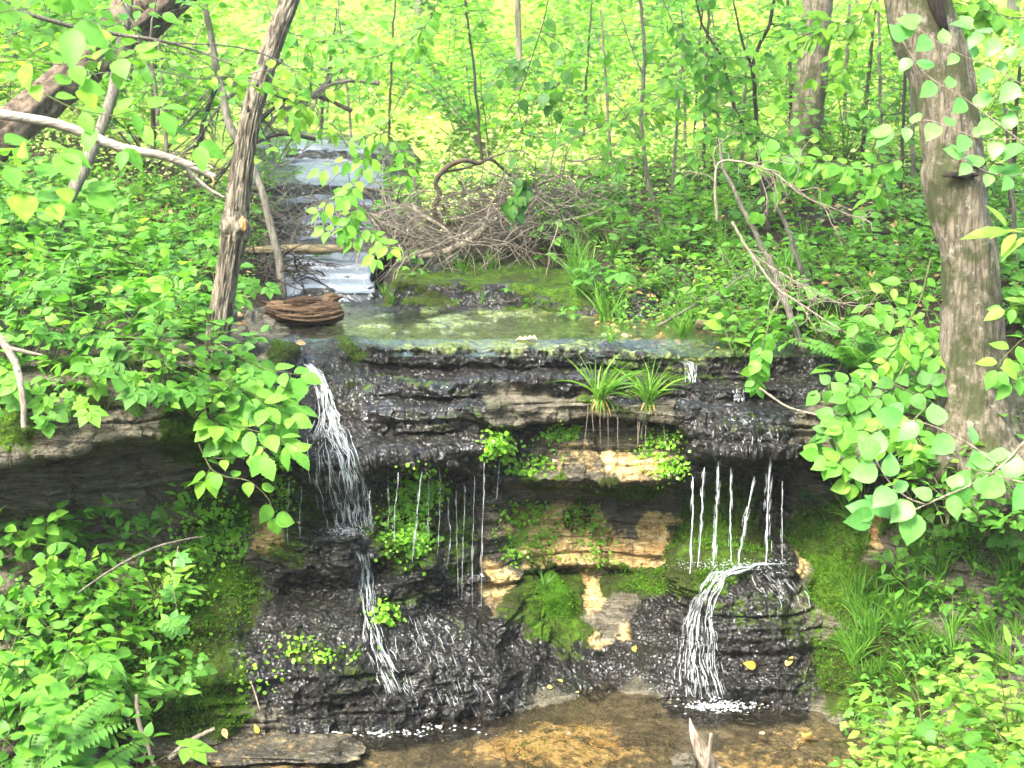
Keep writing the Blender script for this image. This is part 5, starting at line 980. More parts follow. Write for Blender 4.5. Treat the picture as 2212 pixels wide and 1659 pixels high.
# sprays over the ledge edge below the leaning tree
for k, (m, sd, lab) in enumerate([
    ([(470, 740, -.05), (520, 770, -.15), (570, 795, -.2), (620, 805, -.25), (650, 812, -.27)], [[(520, 770, -.15), (560, 815, -.2), (600, 835, -.25)]], 'toothed leaf spray reaching right toward the left cascade, uppermost of four'),
    ([(440, 800, -.2), (500, 830, -.3), (550, 855, -.35), (600, 885, -.38), (630, 900, -.4)], [[(500, 830, -.3), (540, 890, -.38), (590, 930, -.4)], [(470, 815, -.25), (480, 870, -.35), (500, 900, -.4)]], 'broad toothed leaf spray over the ledge edge, second of four below the leaning tree'),
    ([(430, 870, -.35), (470, 910, -.42), (530, 925, -.45), (590, 940, -.47), (620, 950, -.47)], [[(470, 910, -.42), (500, 950, -.47)]], 'third toothed leaf spray drooping beside the left cascade'),
    ([(430, 960, -.45), (455, 1010, -.5), (490, 1030, -.52), (540, 1040, -.53), (580, 1080, -.54), (590, 1120, -.54)], [[(440, 985, -.47), (480, 990, -.5), (540, 985, -.52)], [(455, 1010, -.5), (440, 1040, -.52)]], 'hanging leafy runner lowest below the leaning tree')]):
    bough('overhanging_spray', lab, m, 4, sd, TOOTH if k < 3 else BROAD, .105 if k < 3 else .085, 10 if k < 3 else 7, M_NEAR, M_STEM, up=(.1, -.6, .9), droop=.35, sub=4 if k < 3 else 0, cat='leafy spray')
bough('creeper_strand', 'five fingered creeper leaves dangling over the grey overhang', [(60, 850, -.62), (100, 855, -.64), (140, 860, -.66), (170, 870, -.66)], 2, [], PALM, .05, 4, M_NEAR, M_STEM, up=(0, -1, .5), cat='creeper')
bough('creeper_strand', 'pale five fingered leaf hanging from a thin vine at lower left', [(385, 1180, -.75), (375, 1260, -.78), (380, 1310, -.8), (368, 1345, -.8)], 2, [], PALM, .075, 3, M_PALE, M_TWIG, up=(0, -1, .25), cat='creeper')
# branches in front of the upper fall and over the clearing
bough('hanging_branch', 'leafy branch drooping in front of the upper fall slabs', [(880, 180, 1.5), (830, 280, 1.5), (790, 360, 1.5), (760, 430, 1.5), (790, 500, 1.5), (815, 520, 1.5)], 3, [[(800, 340, 1.5), (740, 350, 1.5), (690, 370, 1.5)], [(770, 410, 1.5), (720, 430, 1.5), (690, 460, 1.5)], [(830, 280, 1.5), (870, 330, 1.5), (880, 380, 1.5)], [(775, 440, 1.5), (730, 490, 1.5), (700, 500, 1.5)]], OVATE, .085, 12, M_NEAR, M_GREYTWIG, sub=10)
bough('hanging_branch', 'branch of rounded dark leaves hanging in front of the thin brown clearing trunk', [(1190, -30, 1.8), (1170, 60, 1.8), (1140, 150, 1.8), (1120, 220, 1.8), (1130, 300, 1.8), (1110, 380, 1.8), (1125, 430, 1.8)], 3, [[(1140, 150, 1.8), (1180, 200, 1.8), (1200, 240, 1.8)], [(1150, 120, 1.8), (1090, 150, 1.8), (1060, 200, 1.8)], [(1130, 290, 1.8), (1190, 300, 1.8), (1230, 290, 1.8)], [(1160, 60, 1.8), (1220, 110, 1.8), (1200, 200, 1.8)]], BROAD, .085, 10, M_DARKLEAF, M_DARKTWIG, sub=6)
for k, (m, lab) in enumerate([([(960, -40, 2.6), (930, 40, 2.6), (880, 90, 2.6), (820, 120, 2.6), (740, 130, 2.6)], 'thin leafy branch arching across the top above the upper fall'), ([(1420, -30, 2.2), (1460, 60, 2.2), (1510, 110, 2.2), (1570, 130, 2.2)], 'leafy branch coming down from the top left of the V forked sapling'), ([(1500, 180, 2.4), (1560, 260, 2.4), (1620, 290, 2.4), (1700, 300, 2.4)], 'leafy twig lying across the V forked dark sapling'), ([(1900, -30, 1.4), (1860, 40, 1.4), (1800, 60, 1.4), (1720, 80, 1.4)], 'leafy branch in front of the mid sized standing tree top'), ([(1980, 330, 1.0), (1920, 350, 1.0), (1850, 360, 1.0), (1780, 350, 1.0), (1730, 370, 1.0)], 'broad leafy twig left of the thick pale tree, above the dead branches'), ([(1180, 330, 2.6), (1260, 290, 2.6), (1340, 260, 2.6), (1420, 240, 2.6)], 'leafy twig stretching right from the thin brown clearing trunk'), ([(560, -30, 2.0), (600, 50, 2.0), (680, 90, 2.0), (760, 80, 2.0)], 'leafy twig right of the leaning furrowed tree at the top'), ([(-30, 90, 0), (80, 60, 0), (170, 40, 0), (240, 60, 0)], 'leafy twig in front of the leaning dead trunk top'), ([(2260, 30, .4), (2180, 40, .4), (2120, 20, .4)], 'leafy twig at the top right corner')]):
    bough('leafy_branch', lab, m, 3, [], BROAD if k in (4, 8) else OVATE, .085, 14, M_MID if k % 2 else M_NEAR, M_GREYTWIG, sub=16, tips=.35)
# ------------------------------------------------------------------ running water
cascade('cascade', [(668, 790), (688, 815), (700, 845), (706, 880), (714, 930), (726, 985), (738, 1040), (750, 1100), (757, 1150)], [12, 14, 16, 22, 40, 56, 58, 54, 50], 620, 'white cascade tumbling down the stepped black rock on the left', seed=1, off=.02)
cascade('cascade', [(775, 1190), (790, 1240), (795, 1320), (812, 1400), (835, 1450), (858, 1500)], [18, 14, 14, 26, 34, 28], 210, 'lower trickle of the left cascade running down to the pool', seed=2)
cascade('cascade', [(1690, 1222), (1620, 1225), (1560, 1240), (1530, 1290), (1515, 1350), (1515, 1430), (1530, 1510)], [12, 16, 26, 32, 36, 48, 66], 480, 'white stream fanning over the boulder under the right fall into the pool', seed=3, ln=(.03, .1))
cascade('cascade', [(690, 575), (715, 590), (725, 610), (715, 630), (740, 655)], [60, 70, 80, 90, 90], 330, 'shallow white riffle running down the low stone steps onto the shelf', seed=4, off=.008)
cascade('cascade', [(690, 425), (688, 440), (690, 470), (680, 500), (670, 520)], [70, 60, 60, 70, 80], 240, 'small white fall dropping from the upper slabs behind the twigs', seed=5, rad=(.001, .003))
cascade('cascade', [(1470, 775), (1490, 790), (1492, 830)], [16, 14, 16], 60, 'short white drip at the right end of the shelf edge', seed=6, ln=(.1, .4))
cascade('cascade', [(1595, 846), (1598, 872)], [14, 12], 70, 'small white spill below the right end of the shelf', seed=7, ln=(.2, .5))
cascade('cascade', [(1570, 905), (1590, 940), (1600, 980)], [80, 90, 90], 60, 'thin glittering film of water over the wet lip above the right strands', seed=8, rad=(.0006, .0014))
cascade('cascade', [(900, 1330), (930, 1400), (970, 1480), (1000, 1540)], [90, 120, 140, 150], 90, 'thin sheet of running water over the rounded black apron', seed=9, rad=(.0005, .0013), ln=(.04, .14), sig=.5)
cascade('cascade', [(1650, 1235), (1690, 1290), (1700, 1330)], [60, 70, 70], 50, 'drips spilling over the dark boulder right of the right stream', seed=10, rad=(.0005, .0014), ln=(.1, .3))
def strand(name, u0, v0, u1, v1, y0, y1, w, label, group, k=1, vein=0):
    a = Acc(); sd = int(u0)
    p = np.array([P(u0, v0, y0), P(u0*.8+u1*.2+RNG.normal(0, 1.5), v0*.8+v1*.2, y0*.75+y1*.25-.01), P(u0*.45+u1*.55+RNG.normal(0, 2), v0*.45+v1*.55, (y0+y1)/2-.01), P(u1, v1, y1)]); q = resample(p, 80)
    q[:, 0] += .007*n1(np.arange(80)*.16+u0, 2, 3); r0 = w2r(w, y0)*.17
    tube(a, q, r0*np.interp(np.linspace(0, 1, 80), [0, .05, .3, .7, 1], [1.5, .9, .55, .7, .9])*(1+.9*n1(np.arange(80)*.5+sd, 5, 3)), 6, None, .75)
    for j in range(int(4*w)):
        i = RNG.integers(0, 66); m = RNG.integers(6, 14); z = q[i:i+m]+np.array([RNG.normal(0, .00042*w+.0006), RNG.normal(0, .002), 0]); tube(a, z, np.interp(np.linspace(0, 1, len(z)), [0, .5, 1], [.0002, RNG.uniform(.0006, .0015), .0002]), 4, None, RNG.random(), False)
    o = a.build(name, M_DROP); return tag(o, label, 'water strand', group)
for k, (u0, v0, u1, v1, w) in enumerate([(1497, 1030, 1490, 1240, 9), (1522, 1010, 1507, 1225, 8), (1552, 985, 1540, 1222, 13), (1578, 1010, 1580, 1222, 7), (1630, 1030, 1594, 1222, 11), (1664, 985, 1655, 1215, 16), (1690, 1040, 1690, 1212, 4)]):
    strand('water_strand', u0, v0, u1, v1, .2, .06, w, ['leftmost strand of falling water under the right ledge', 'second thin strand from the left under the right ledge', 'third strand under the right ledge, bright and steady', 'fourth, thinnest inner strand under the right ledge', 'slanting fifth strand under the right ledge', 'thickest strand of falling water at the right of the curtain', 'faint rightmost trickle beside the thickest strand'][k], 'strands of the right fall')
for k, (u0, v0, u1, v1, w) in enumerate([(912, 1020, 890, 1215, 7), (928, 1020, 925, 1160, 6), (950, 1010, 945, 1200, 4), (970, 1080, 965, 1230, 4), (985, 1060, 990, 1290, 3), (1003, 1050, 998, 1290, 3), (1026, 1030, 1020, 1310, 3), (1046, 1000, 1040, 1310, 4), (1080, 990, 1072, 1080, 4), (860, 1020, 852, 1180, 4), (838, 1030, 836, 1150, 3), (800, 1060, 804, 1150, 8), (650, 1050, 648, 1160, 3), (625, 1040, 622, 1180, 3)]):
    yy = hit(u0, v0)[0][1]; y2 = hit(u1, v1)[0][1]; y_ = min(yy, y2)-.03
    strand('water_strand', u0, v0, u1, v1, y_, y_, w, f'thin drip line {["in front of the leafy wall patch", "in front of the leafy wall patch", "in front of the leafy wall patch", "in front of the leafy wall patch", "over the dark brown wall at the middle", "over the dark brown wall at the middle", "over the dark brown wall at the middle", "over the dark brown wall at the middle", "below the green wall tuft", "left of the leafy wall patch", "left of the leafy wall patch", "right beside the left cascade", "left of the left cascade", "left of the left cascade"][k]}', 'drip lines along the wet wall')
def splash(name, u, v, ru, rv, n, label, size=.0019):
    a = Acc()
    for _ in range(n):
        p, nn = hit(u+RNG.normal(0, ru), v+RNG.normal(0, rv)); p = p+nn*.008; p[2] = max(p[2], .004); s = size*RNG.uniform(.4, 1.4)
        th = np.linspace(0, 6.28, 6, endpoint=False); V = np.concatenate([[p+[0, 0, s]], p+s*np.stack([np.cos(th), np.sin(th)*.7, 0*th], -1)*1.6, [p-[0, 0, s*.5]]])
        t = [(0, 1+i, 1+(i+1) % 6) for i in range(6)]+[(7, 1+(i+1) % 6, 1+i) for i in range(6)]; a.add(V, None, t, .5)
    return tag(a.build(name, M_DROP), label, 'foam', kind='stuff')
splash('foam', 745, 1150, 22, 5, 380, 'white splash where the left cascade lands on the boulder')
splash('foam', 1590, 1224, 60, 6, 520, 'white splash where the right strands hit the boulder')
splash('foam', 1555, 1530, 36, 9, 420, 'foam where the right stream meets the pool', .004)
splash('foam', 850, 1590, 110, 5, 90, 'thin line of foam along the left edge of the pool', .005)
splash('foam', 700, 610, 36, 24, 160, 'flecks of foam on the low stone steps', .004)
# ------------------------------------------------------------------ small leafy patches growing in the wall
def wall_patch(label, blobs, n, size, mat=M_LIV, tpl=ROUND, name='wall_plant_patch', cat='wall plant', puff=.02, stuff=False):
    a = Acc(); P0 = []; N0 = []
    for _ in range(n):
        b = blobs[RNG.integers(len(blobs))]; u, v = b[0]+RNG.normal(0, .5)*b[2], b[1]+RNG.normal(0, .5)*b[3]; p, nn = hit(u, v); P0.append(p+nn*RNG.uniform(.002, puff)); N0.append(nn)
    P0, N0 = np.array(P0), np.array(N0); keep = vnoise(P0*18, 33) > .30; P0, N0 = P0[keep], N0[keep]; m = len(P0)
    d = nrm(RNG.normal(0, 1, (m, 3))+[0, -.5, -.4]); leaves(a, tpl, P0, d, nrm(N0+[0, -.4, .7]+RNG.normal(0, .4, (m, 3))), size*RNG.uniform(.5, 1.3, m))
    return tag(a.build(name, mat), label, cat, None, 'stuff' if stuff else None)
wall_patch('bright curtain of tiny leaves on the wet wall right of the left cascade', [(890, 1080, 60, 60), (870, 1140, 60, 60), (920, 1060, 50, 40), (900, 1170, 40, 40)], 1500, .020, stuff=True)
wall_patch('round cushion of tiny leaves at the left end of the strata band', [(1078, 962, 32, 34)], 420, .020, puff=.05)
wall_patch('small bright clump of tiny leaves low on the black apron', [(832, 1327, 28, 22)], 200, .020, puff=.04)
wall_patch('leafy patch on the yellow wall left of the sandstone block', [(1130, 1130, 55, 45), (1170, 1170, 50, 40), (1110, 1180, 35, 35), (1150, 1100, 60, 20)], 800, .017, stuff=True)
wall_patch('leafy patch trailing down the middle of the yellow wall', [(1270, 1140, 35, 60), (1300, 1190, 30, 35), (1250, 1110, 40, 25)], 420, .016, stuff=True)
wall_patch('leafy tufts under the ledge lip at the left of the strata band', [(1190, 935, 40, 20), (1170, 1000, 45, 25), (1120, 1010, 35, 22), (1230, 930, 25, 18)], 420, .018, stuff=True)
wall_patch('leafy patch at the right end of the strata band', [(1430, 950, 50, 26), (1410, 990, 50, 34), (1450, 1010, 34, 26)], 520, .017, stuff=True)
wall_patch('leafy growth over the mossy wall below the overhanging sprays', [(470, 1110, 70, 55), (430, 1170, 60, 50), (500, 1160, 45, 45)], 900, .019, stuff=True)
wall_patch('leafy scatter on the mossy slope at lower left', [(420, 1260, 70, 60), (350, 1350, 70, 60), (380, 1230, 60, 40)], 420, .022, stuff=True)
wall_patch('leafy growth on the dark wall left of the left cascade', [(600, 1010, 30, 45), (610, 1080, 28, 45)], 420, .016, stuff=True)
wall_patch('sparse leaves on the mossy left apron', [(700, 1420, 90, 25), (560, 1470, 50, 40), (640, 1400, 60, 30)], 170, .018, stuff=True)
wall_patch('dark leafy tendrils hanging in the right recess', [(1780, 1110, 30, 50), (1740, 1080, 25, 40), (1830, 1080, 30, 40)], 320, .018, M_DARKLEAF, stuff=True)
# moss fibres on the mossy stone
def moss_fibres(n, label, us, vs, thr=.62, L=.016):
    a = Acc(); pts = []; ns = []
    f = moss.ravel(); idx = np.where((f > thr) & (UU.ravel() > us[0]) & (UU.ravel() < us[1]) & (VV.ravel() > vs[0]) & (VV.ravel() < vs[1]))[0]
    i = RNG.choice(idx, n); Nn = normals(WALLV).reshape(-1, 3)[i]; p = WALLV.reshape(-1, 3)[i]+RNG.normal(0, .004, (n, 3)); m = vnoise(p*7, 44) > .40; p, Nn = p[m], Nn[m]
    leaves(a, NARROW, p, nrm(Nn+[0, -.1, .35])+RNG.normal(0, .5, p.shape), RNG.normal(0, 1, p.shape), L*RNG.uniform(.5, 1.3, len(p)))
    return tag(a.build('moss', M_MOSSB), label, 'moss', kind='stuff')
moss_fibres(16000, 'green moss on the wall and boulder of the right fall', (1340, 2000), (1000, 1500), .55)
moss_fibres(10000, 'olive moss on the lower left slope', (150, 620), (1040, 1650), .6)
moss_fibres(2500, 'moss on the shelf edge and the ledge lip', (560, 1700), (740, 900), .5, .010)
# moss cushion: a rounded mound of fine fibres
def cushion(name, u, v, y, r, n, label):
    c = P(u, v, y); o = empty(name, c, label, 'moss'); a = Acc(); th = np.linspace(0, np.pi, 24); ph = np.linspace(0, 2*np.pi, 36, endpoint=False); T, F = np.meshgrid(th, ph, indexing='ij')
    d = np.stack([np.sin(T)*np.cos(F), np.sin(T)*np.sin(F), np.cos(T)], -1); R = np.array(r)*(1+.8*fbm(d*1.9+u, 4, 61))[..., None]; V = d*R; i = np.arange(24*36).reshape(24, 36); j = np.roll(i, -1, 1)
    a.add(V, np.stack([i[:-1], i[1:], j[1:], j[:-1]], -1).reshape(-1, 4)); a.build('mound', M_MOSSB, o)
    d = nrm(RNG.normal(0, 1, (n, 3))); p = d*np.array(r)*(1+.8*fbm(d*1.9+u, 4, 61))[:, None]; a = Acc(); leaves(a, NARROW, p*.98, nrm(d/np.array(r))+RNG.normal(0, .4, (n, 3))+[0, -.1, -.75], RNG.normal(0, 1, (n, 3)), .013*RNG.uniform(.5, 1.3, n)); a.build('fibre_coat', M_MOSSB, o); return o
cushion('moss_cushion', 1185, 1325, .46, (.155, .10, .19), 16000, 'bright green moss cushion bulging from the yellow wall between the two falls')
# ------------------------------------------------------------------ grass tufts on the ledge lip, with hanging roots
def ledge_tuft(u, v, y, n, L, label, lean):
    b = P(u, v, y); t = empty('ledge_grass', b, label, 'grass tuft'); a = Acc(); blades(a, np.zeros(3), n, L, .9, .0048, RNG, 1.3, lean); blades(a, np.zeros(3), n//3, L*.45, 1.0, .004, RNG, 2.5, (0, -.6, .1)); a.build('blade_tuft', M_GRASS, t)
    a = Acc(); blades(a, np.zeros(3), n//3, L*.36, .8, .004, RNG, 2.2, (0, -.5, -.4)); a.build('dead_blade_tuft', M_DRYGRASS, t)
    for k in range(5):
        x = RNG.normal(0, .05); q = stem_curve([x, -.015, -.03], [RNG.normal(0, .03), 0, -1], RNG.uniform(.12, .26), 8, .03, .1); r = Acc(); tube(r, q, np.linspace(.0022, .0009, 8), 4, cap=False); r.build('root', M_TWIG, t)
ledge_tuft(1295, 862, .34, 44, .34, 'tall grass tuft on the ledge lip, the left of two', (.22, -.15, 1))
ledge_tuft(1400, 868, .34, 44, .28, 'grass tuft with dead tan blades on the ledge lip, the right of two', (.1, -.25, .9))
for u, v, y, sc, lab in [(1175, 1275, .25, .45, 'few pale blades sprouting from the moss cushion'), (1320, 740, .75, .5, 'small grass clump on the shelf edge above the ledge tufts')]:
    put('grass', P(u, v, y), sc, label=lab)
# ------------------------------------------------------------------ the rotten log on the shelf
M_ROTTENIN = bark_mat('rotten_inside', (.006, .004, .003), (.05, .028, .014))
def rotten(label):
    y = 1.5; p = resample(np.array([P(574, 660, y), P(600, 672, y-.02), P(640, 682, y-.03), P(690, 680, y-.03), P(730, 668, y)]), 110); b = p[0].copy(); t = empty('rotten_log', b, label, 'log')
    f = ridged(81, 7, 3, .16, .16); s = np.linspace(0, 1, 110)
    def bump(q, th, pts): return f(q, th, pts)*(1+.35*fbm(np.stack(np.broadcast_arrays(q*3, np.cos(th)*2.2, np.sin(th)*2.2), -1), 4, 230))+.30*fbm(np.stack(np.broadcast_arrays(q*5, np.cos(th)*9, np.sin(th)*9), -1), 4, 231)+.16*fbm(np.stack(np.broadcast_arrays(q*30, np.cos(th)*3, np.sin(th)*3), -1), 3, 232)
    a = Acc(); tube(a, p-b, np.interp(s, [0, .06, .3, .7, .95, 1], [.012, .05, .082, .095, .085, .06]), 80, bump); a.build('trunk', M_ROTTEN, t)
    def piece(nm, pts, rr, mat, sd, kx=5, amp=.25):
        c = resample(np.concatenate([path3(pts), np.array(rr)[:, None]], 1), 60); a = Acc(); tube(a, c[:, :3]-b, c[:, 3], 40, ridged(sd, kx, 5, amp, .25)); a.build(nm, mat, t)
    piece('broken_stub', [(690, 672, y), (704, 652, y-.01), (714, 640, y-.01), (721, 630, y-.01)], [.07, .055, .045, .03], M_ROTTEN, 240)
    piece('hollow', [(612, 655, y-.04), (650, 652, y-.05), (690, 652, y-.04)], [.025, .05, .03], M_ROTTENIN, 242)
    piece('splinter', [(598, 682, y-.07), (650, 692, y-.09), (700, 686, y-.09), (736, 672, y-.07)], [.010, .026, .026, .008], M_ROTTEN, 244, 6)
    piece('splinter', [(582, 664, y-.05), (620, 664, y-.07), (668, 668, y-.08)], [.010, .022, .006], M_ROTTEN, 246, 6)
    piece('splinter', [(640, 700, y-.07), (690, 700, y-.09), (726, 690, y-.07)], [.010, .028, .010], M_ROTTENIN, 248, 6)
    piece('splinter', [(700, 652, y-.02), (718, 640, y-.02), (734, 636, y-.01)], [.03, .022, .006], M_ROTTEN, 250, 6)
    piece('splinter', [(590, 660, y-.01), (572, 652, y), (560, 650, y)], [.02, .014, .004], M_ROTTEN, 252, 6)
    t.scale = (1.04, 1, .8); return t
rotten('orange brown rotten log chunk resting in the water of the rock shelf')
# ------------------------------------------------------------------ dead leaves, pebbles and the driftwood stub
M_DEADLEAF = leaf_mat('dead_leaf', (.30, .17, .06), (.45, .30, .13), (.58, .44, .24), .2, .6, (1.1, 1, .8)); M_YLEAF = leaf_mat('yellow_leaf', (.50, .34, .05), (.62, .45, .08), (.60, .50, .14), .25, .5, (1.1, 1, .8))
def one_leaf(name, u, v, size, label, mat, tpl=OVATE, flat=True, cat='dead leaf', group=None, curl=0, water=False):
    p, nn = hit(u, v)
    if water and p[2] < .004: p = P(u, v, y_at(v, 0.003)); nn = np.array([0, 0, 1.0])
    a = Acc(); dd = np.cross(nn, RNG.normal(0, 1, 3)); leaves(a, tpl, np.zeros(3), dd, nrm(nn+RNG.normal(0, .15+curl, 3)), size); o = a.build(name, mat); o.location = p+nn*(.006+curl*.02); return tag(o, label, cat, group)
OAK = leaf_tpl([0, .08, .2, .28, .38, .48, .58, .68, .8, .9, 1], [.02, .10, .26, .10, .33, .12, .36, .14, .22, .1, 0], .25, .35, .2)
one_leaf('oak_leaf', 1160, 738, .12, 'curled tan oak leaf lying on the green shelf', M_DEADLEAF, OAK, curl=.2)
for q, lab in (((1436, 738), 'crumpled tan dead leaf by the broken mossy log'), ((1420, 728), 'second crumpled tan leaf just left of the broken mossy log')): one_leaf('dead_leaf', *q, .12, lab, M_DEADLEAF, OAK, curl=.5)
for u, v, s, lab in [(1630, 1440, .07, 'ochre leaf on the wet apron right of the right stream'), (1700, 1440, .06, 'second ochre leaf on the wet apron at the right'), (1735, 1595, .075, 'pale yellow leaf floating at the right of the pool'), (1870, 1637, .085, 'orange brown leaf floating near the lower right of the pool'), (1180, 1485, .035, 'small yellow leaf at the middle pool edge'), (1215, 1475, .03, 'tiny yellow leaf right of the middle pool edge'), (1250, 1500, .03, 'tiny orange leaf just off the middle pool edge'), (1375, 1395, .06, 'ochre leaf stuck low on the wall between the falls'), (1650, 1590, .04, 'brown leaf under the pool surface'), (640, 745, .06, 'dead leaf at the foot of the leaning furrowed tree'), (480, 1575, .05, 'dead leaf on the mud at the lower left'), (330, 880, .05, 'tan curled leaf caught in roots under the overhang edge'), (560, 1582, .045, 'yellow leaf on the flat stone at the pool left edge'), (520, 1590, .04, 'second yellow leaf on the flat stone at the pool left edge'), (640, 1130, .03, 'small pale leaf on the wet wall'), (1195, 1000, .045, 'greyish white leaf on the strata band')]:
    one_leaf('fallen_leaf', u, v, s, lab, M_YLEAF if 'yellow' in lab or 'ochre' in lab else M_DEADLEAF, OVATE, curl=.1, water=True)
a = Acc()
n = 1500; y = RNG.uniform(.9, 4.2, n); x = frus(RNG.uniform(1300, 2250, n), y); x2 = frus(RNG.uniform(-60, 520, n), y); pp = np.array([drop(xx, yy) for xx, yy in zip(np.where(np.arange(n) % 3 == 0, x2, x), y)]); pp = pp[pp[:, 2] > 1.3]
leaves(a, OVATE, pp+[0, 0, .012], rdir(len(pp), .25), rup(len(pp), .5, (0, -.2, 1)), .05*RNG.uniform(.5, 1.3, len(pp))); tag(a.build('leaf_litter', M_DEADLEAF), 'brown dead leaves littering the soil of both banks', 'leaf litter', kind='stuff')
def stone(name, u, v, y, r, label, mat, sq=(1, .8, .5), seed=1, wetv=.6, amp=.5, z=None, mossv=0, sandv=0):
    c = P(u, v, y)
    if z is not None: c[2] = z
    th = np.linspace(0, np.pi, 40); ph = np.linspace(0, 2*np.pi, 64, endpoint=False); T, F = np.meshgrid(th, ph, indexing='ij'); d = np.stack([np.sin(T)*np.cos(F), np.sin(T)*np.sin(F), np.cos(T)], -1)
    e = np.sign(d)*np.abs(d)**.7; V = e*r*np.array(sq)*(1+amp*fbm(d*2+seed*5, 5, seed))[..., None]; i = np.arange(40*64).reshape(40, 64); j = np.roll(i, -1, 1); a = Acc(); a.add(V, np.stack([i[:-1], i[1:], j[1:], j[:-1]], -1).reshape(-1, 4)); k = V[..., 0].size
    o = a.build(name, mat, attrs={'wet': np.full(k, wetv), 'moss': np.full(k, mossv), 'sand': np.full(k, sandv), 'alg': np.zeros(k)}); o.location = c; return tag(o, label, 'stone')
stone('boulder', 1478, 1655, -.98, .055, 'dark grey stone beside the driftwood stub at the bottom edge', M_ROCK, (1, .8, .9), 3, .2)
stone('flat_stone', 600, 1606, -.66, .32, 'flat ochre stone slab at the left edge of the pool', M_ROCK, (1, .5, .05), 5, .45, z=.004, sandv=.36, amp=.9)
stone('pebble', 1245, 1020, .34, .05, 'rounded grey stone stuck in the strata band', M_ROCK, (1, .6, .9), 6, 0)
stone('flat_stone', 690, 640, 2.5, .12, 'small brown stone behind the rotten log', M_ROCK, (1, .6, .45), 7, .9)
M_DRIFT = bark_mat('driftwood', (.12, .09, .065), (.46, .38, .29), scale=1.1, stretch=(1, 1, .14))
q = [(1560, 1690, -1.0), (1530, 1650, -1.0), (1508, 1610, -1.0), (1496, 1580, -1.0), (1490, 1552, -1.0)]; p3 = path3(q); b = p3[0].copy(); t = empty('driftwood_stub', b, 'pointed weathered driftwood stub with a thin forked twig rising from the pool', 'driftwood')
c = resample(np.concatenate([p3, np.array([w2r(a_, -1) for a_ in (34, 40, 34, 20, 4)])[:, None]], 1), 60); a = Acc(); tube(a, c[:, :3]-b, c[:, 3], 30, ridged(90, 2.5, 8, .35, .2)); a.build('shaft', M_DRIFT, t)
r = resample(path3([(1522, 1690, -1.06), (1530, 1640, -1.06), (1535, 1600, -1.06), (1536, 1584, -1.06)]), 24); a = Acc(); tube(a, r-b, np.linspace(w2r(14, -1), w2r(8, -1), 24), 10, ridged(92, 2, 6, .2, .1)); a.build('twig', M_TWIG, t)
r = resample(path3([(1536, 1600, -1.06), (1545, 1592, -1.06), (1554, 1582, -1.06)]), 10); a = Acc(); tube(a, r-b, np.linspace(w2r(5, -1), w2r(2, -1), 10), 6); a.build('fork', M_DARKTWIG, t)
# ------------------------------------------------------------------ tidy: labels of repeats and groups
for o in [q for q in bpy.data.objects if '_unused' in q.keys()]:
    for ch in list(o.children): bpy.data.objects.remove(ch)
    bpy.data.objects.remove(o)
for o in bpy.data.objects:
    if o.parent is None and o.type == 'EMPTY' and o.name.startswith('understorey_sapling'):
        lab = auto_label('thin sparse sapling', P(*proj(np.array(o.location)), float(o.location[1]))+[0, 0, .3]); o['label'] = ' '.join(lab.split()[:16]); SAID.setdefault(o['label'], []).append((o, 'sapling')); o['category'] = 'sapling'
GROUPS = {'tooth': 'toothed herbs on the banks', 'broad': 'broad leaved seedlings on the banks', 'small': 'small leaved herbs on the banks', 'palm': 'five fingered creepers on the banks', 'tri': 'three leaved creepers on the banks', 'fern': 'ferns on the banks', 'grass': 'grass tufts on the banks', 'weed': 'narrow leaved herbs at the pool sides', 'bush': 'leafy bushes behind the falls', 'lush': 'sunlit bushes of the clearing', 'sapling': 'thin saplings behind the falls'}
ORD = 'first second third fourth fifth sixth seventh eighth ninth tenth eleventh twelfth thirteenth fourteenth fifteenth sixteenth seventeenth eighteenth nineteenth twentieth'.split()
NUM = 'one two three four five six seven eight nine ten eleven twelve thirteen fourteen fifteen sixteen seventeen eighteen nineteen twenty'.split()
for lab, items in SAID.items():
    items = sorted(items, key=lambda q: float(proj(np.array(q[0].location))[0]))
    for n_, (o, key) in enumerate(items):
        o['group'] = GROUPS[key]
        if 1 < len(items) <= 20:
            o['label'] = ' '.join(lab.split()[:11])+(f', left one of two' if len(items) == 2 and n_ == 0 else f', right one of two' if len(items) == 2 else f', {ORD[n_]} of {NUM[len(items)-1]} from left')
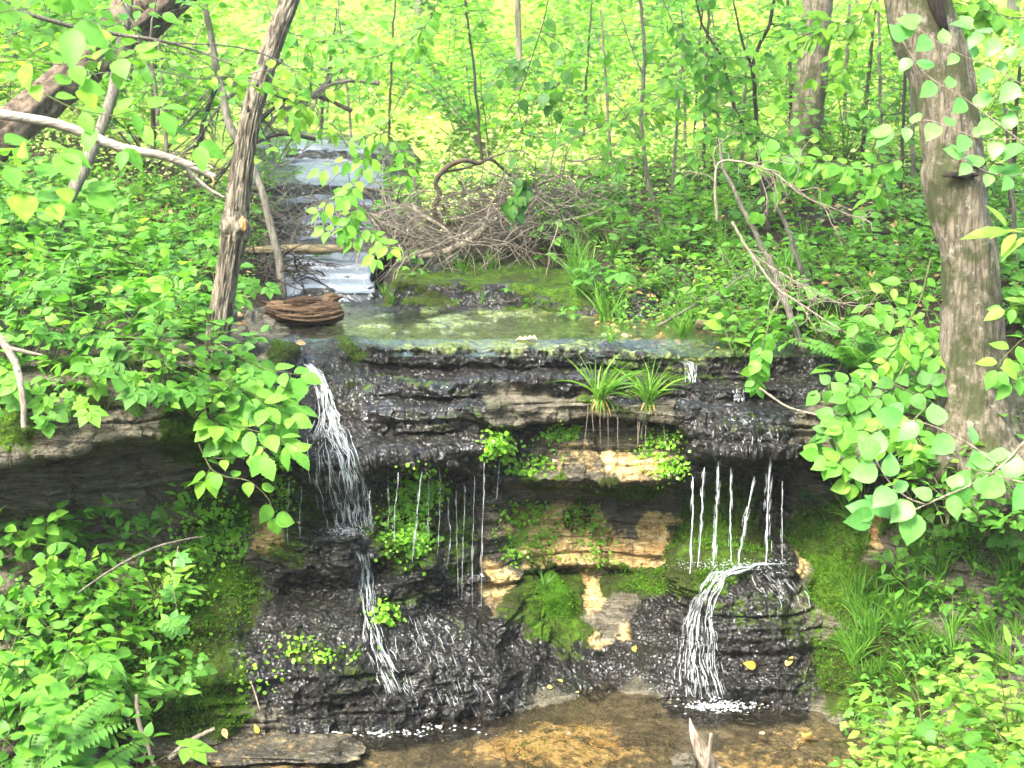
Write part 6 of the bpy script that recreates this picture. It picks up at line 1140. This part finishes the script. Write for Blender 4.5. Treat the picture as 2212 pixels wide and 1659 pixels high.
# ------------------------------------------------------------------ camera, light
cam = bpy.data.cameras.new('camera'); co = bpy.data.objects.new('camera', cam); COL.objects.link(co)
co.location = CAM; co.rotation_euler = (math.pi/2-PITCH, 0, 0)
cam.sensor_width = 36; cam.lens = 18*FPX/1106; cam.clip_end = 400; cam.clip_start = .05
cam.dof.use_dof = True; cam.dof.focus_distance = 6.9; cam.dof.aperture_fstop = 4.0
SC.camera = co
w = bpy.data.worlds.new('World'); SC.world = w; w.use_nodes = True; nt = w.node_tree; nt.nodes.clear()
sk = nt.nodes.new('ShaderNodeTexSky'); sk.sky_type = 'NISHITA'; sk.sun_disc = False
SUN_EL, SUN_AZ = math.radians(52), math.radians(218)
sk.sun_elevation = SUN_EL; sk.sun_rotation = SUN_AZ; sk.dust_density = 4.0; sk.ozone_density = .6; sk.air_density = 1.0
bg = nt.nodes.new('ShaderNodeBackground'); bg.inputs['Strength'].default_value = .15
wo = nt.nodes.new('ShaderNodeOutputWorld'); nt.links.new(sk.outputs[0], bg.inputs[0]); nt.links.new(bg.outputs[0], wo.inputs[0])
sl = bpy.data.lights.new('sun', 'SUN'); sl.energy = 2.0; sl.angle = math.radians(20); sl.color = (1, .95, .86)
so = bpy.data.objects.new('sun', sl); COL.objects.link(so)
sd = Vector((math.sin(SUN_AZ)*math.cos(SUN_EL), math.cos(SUN_AZ)*math.cos(SUN_EL), math.sin(SUN_EL)))
so.rotation_euler = sd.to_track_quat('Z', 'Y').to_euler(); so.location = (0, 0, 30)
SC.view_settings.view_transform = 'Standard'; SC.view_settings.look = 'None'; SC.view_settings.exposure = 2.95; SC.view_settings.gamma = 1.0
SC.cycles.use_denoising = True
SC.cycles.max_bounces = 10; SC.cycles.transparent_max_bounces = 96; SC.cycles.diffuse_bounces = 4; SC.cycles.glossy_bounces = 3; SC.cycles.transmission_bounces = 4
SC.cycles.caustics_reflective = False; SC.cycles.caustics_refractive = False
# ------------------------------------------------------------------ the moist air of the wood
a = Acc(); hv = np.array([(x, y, z) for x in (-75, 75) for y in (-30, 110) for z in (-1.6, 48)], float)
a.add(hv, [(0, 1, 3, 2), (4, 6, 7, 5), (0, 4, 5, 1), (2, 3, 7, 6), (0, 2, 6, 4), (1, 5, 7, 3)])
m, nt, out = newmat('haze'); N = NT(nt); vs = nt.nodes.new('ShaderNodeVolumePrincipled'); vs.inputs['Color'].default_value = (.93, .96, .92, 1); vs.inputs['Density'].default_value = .0014; vs.inputs['Anisotropy'].default_value = .2
nt.links.new(vs.outputs[0], out.inputs['Volume'])
tag(a.build('haze', m, flat=True), 'pale moist air fading the far trees', 'haze', kind='stuff')
SC.cycles.volume_bounces = 0
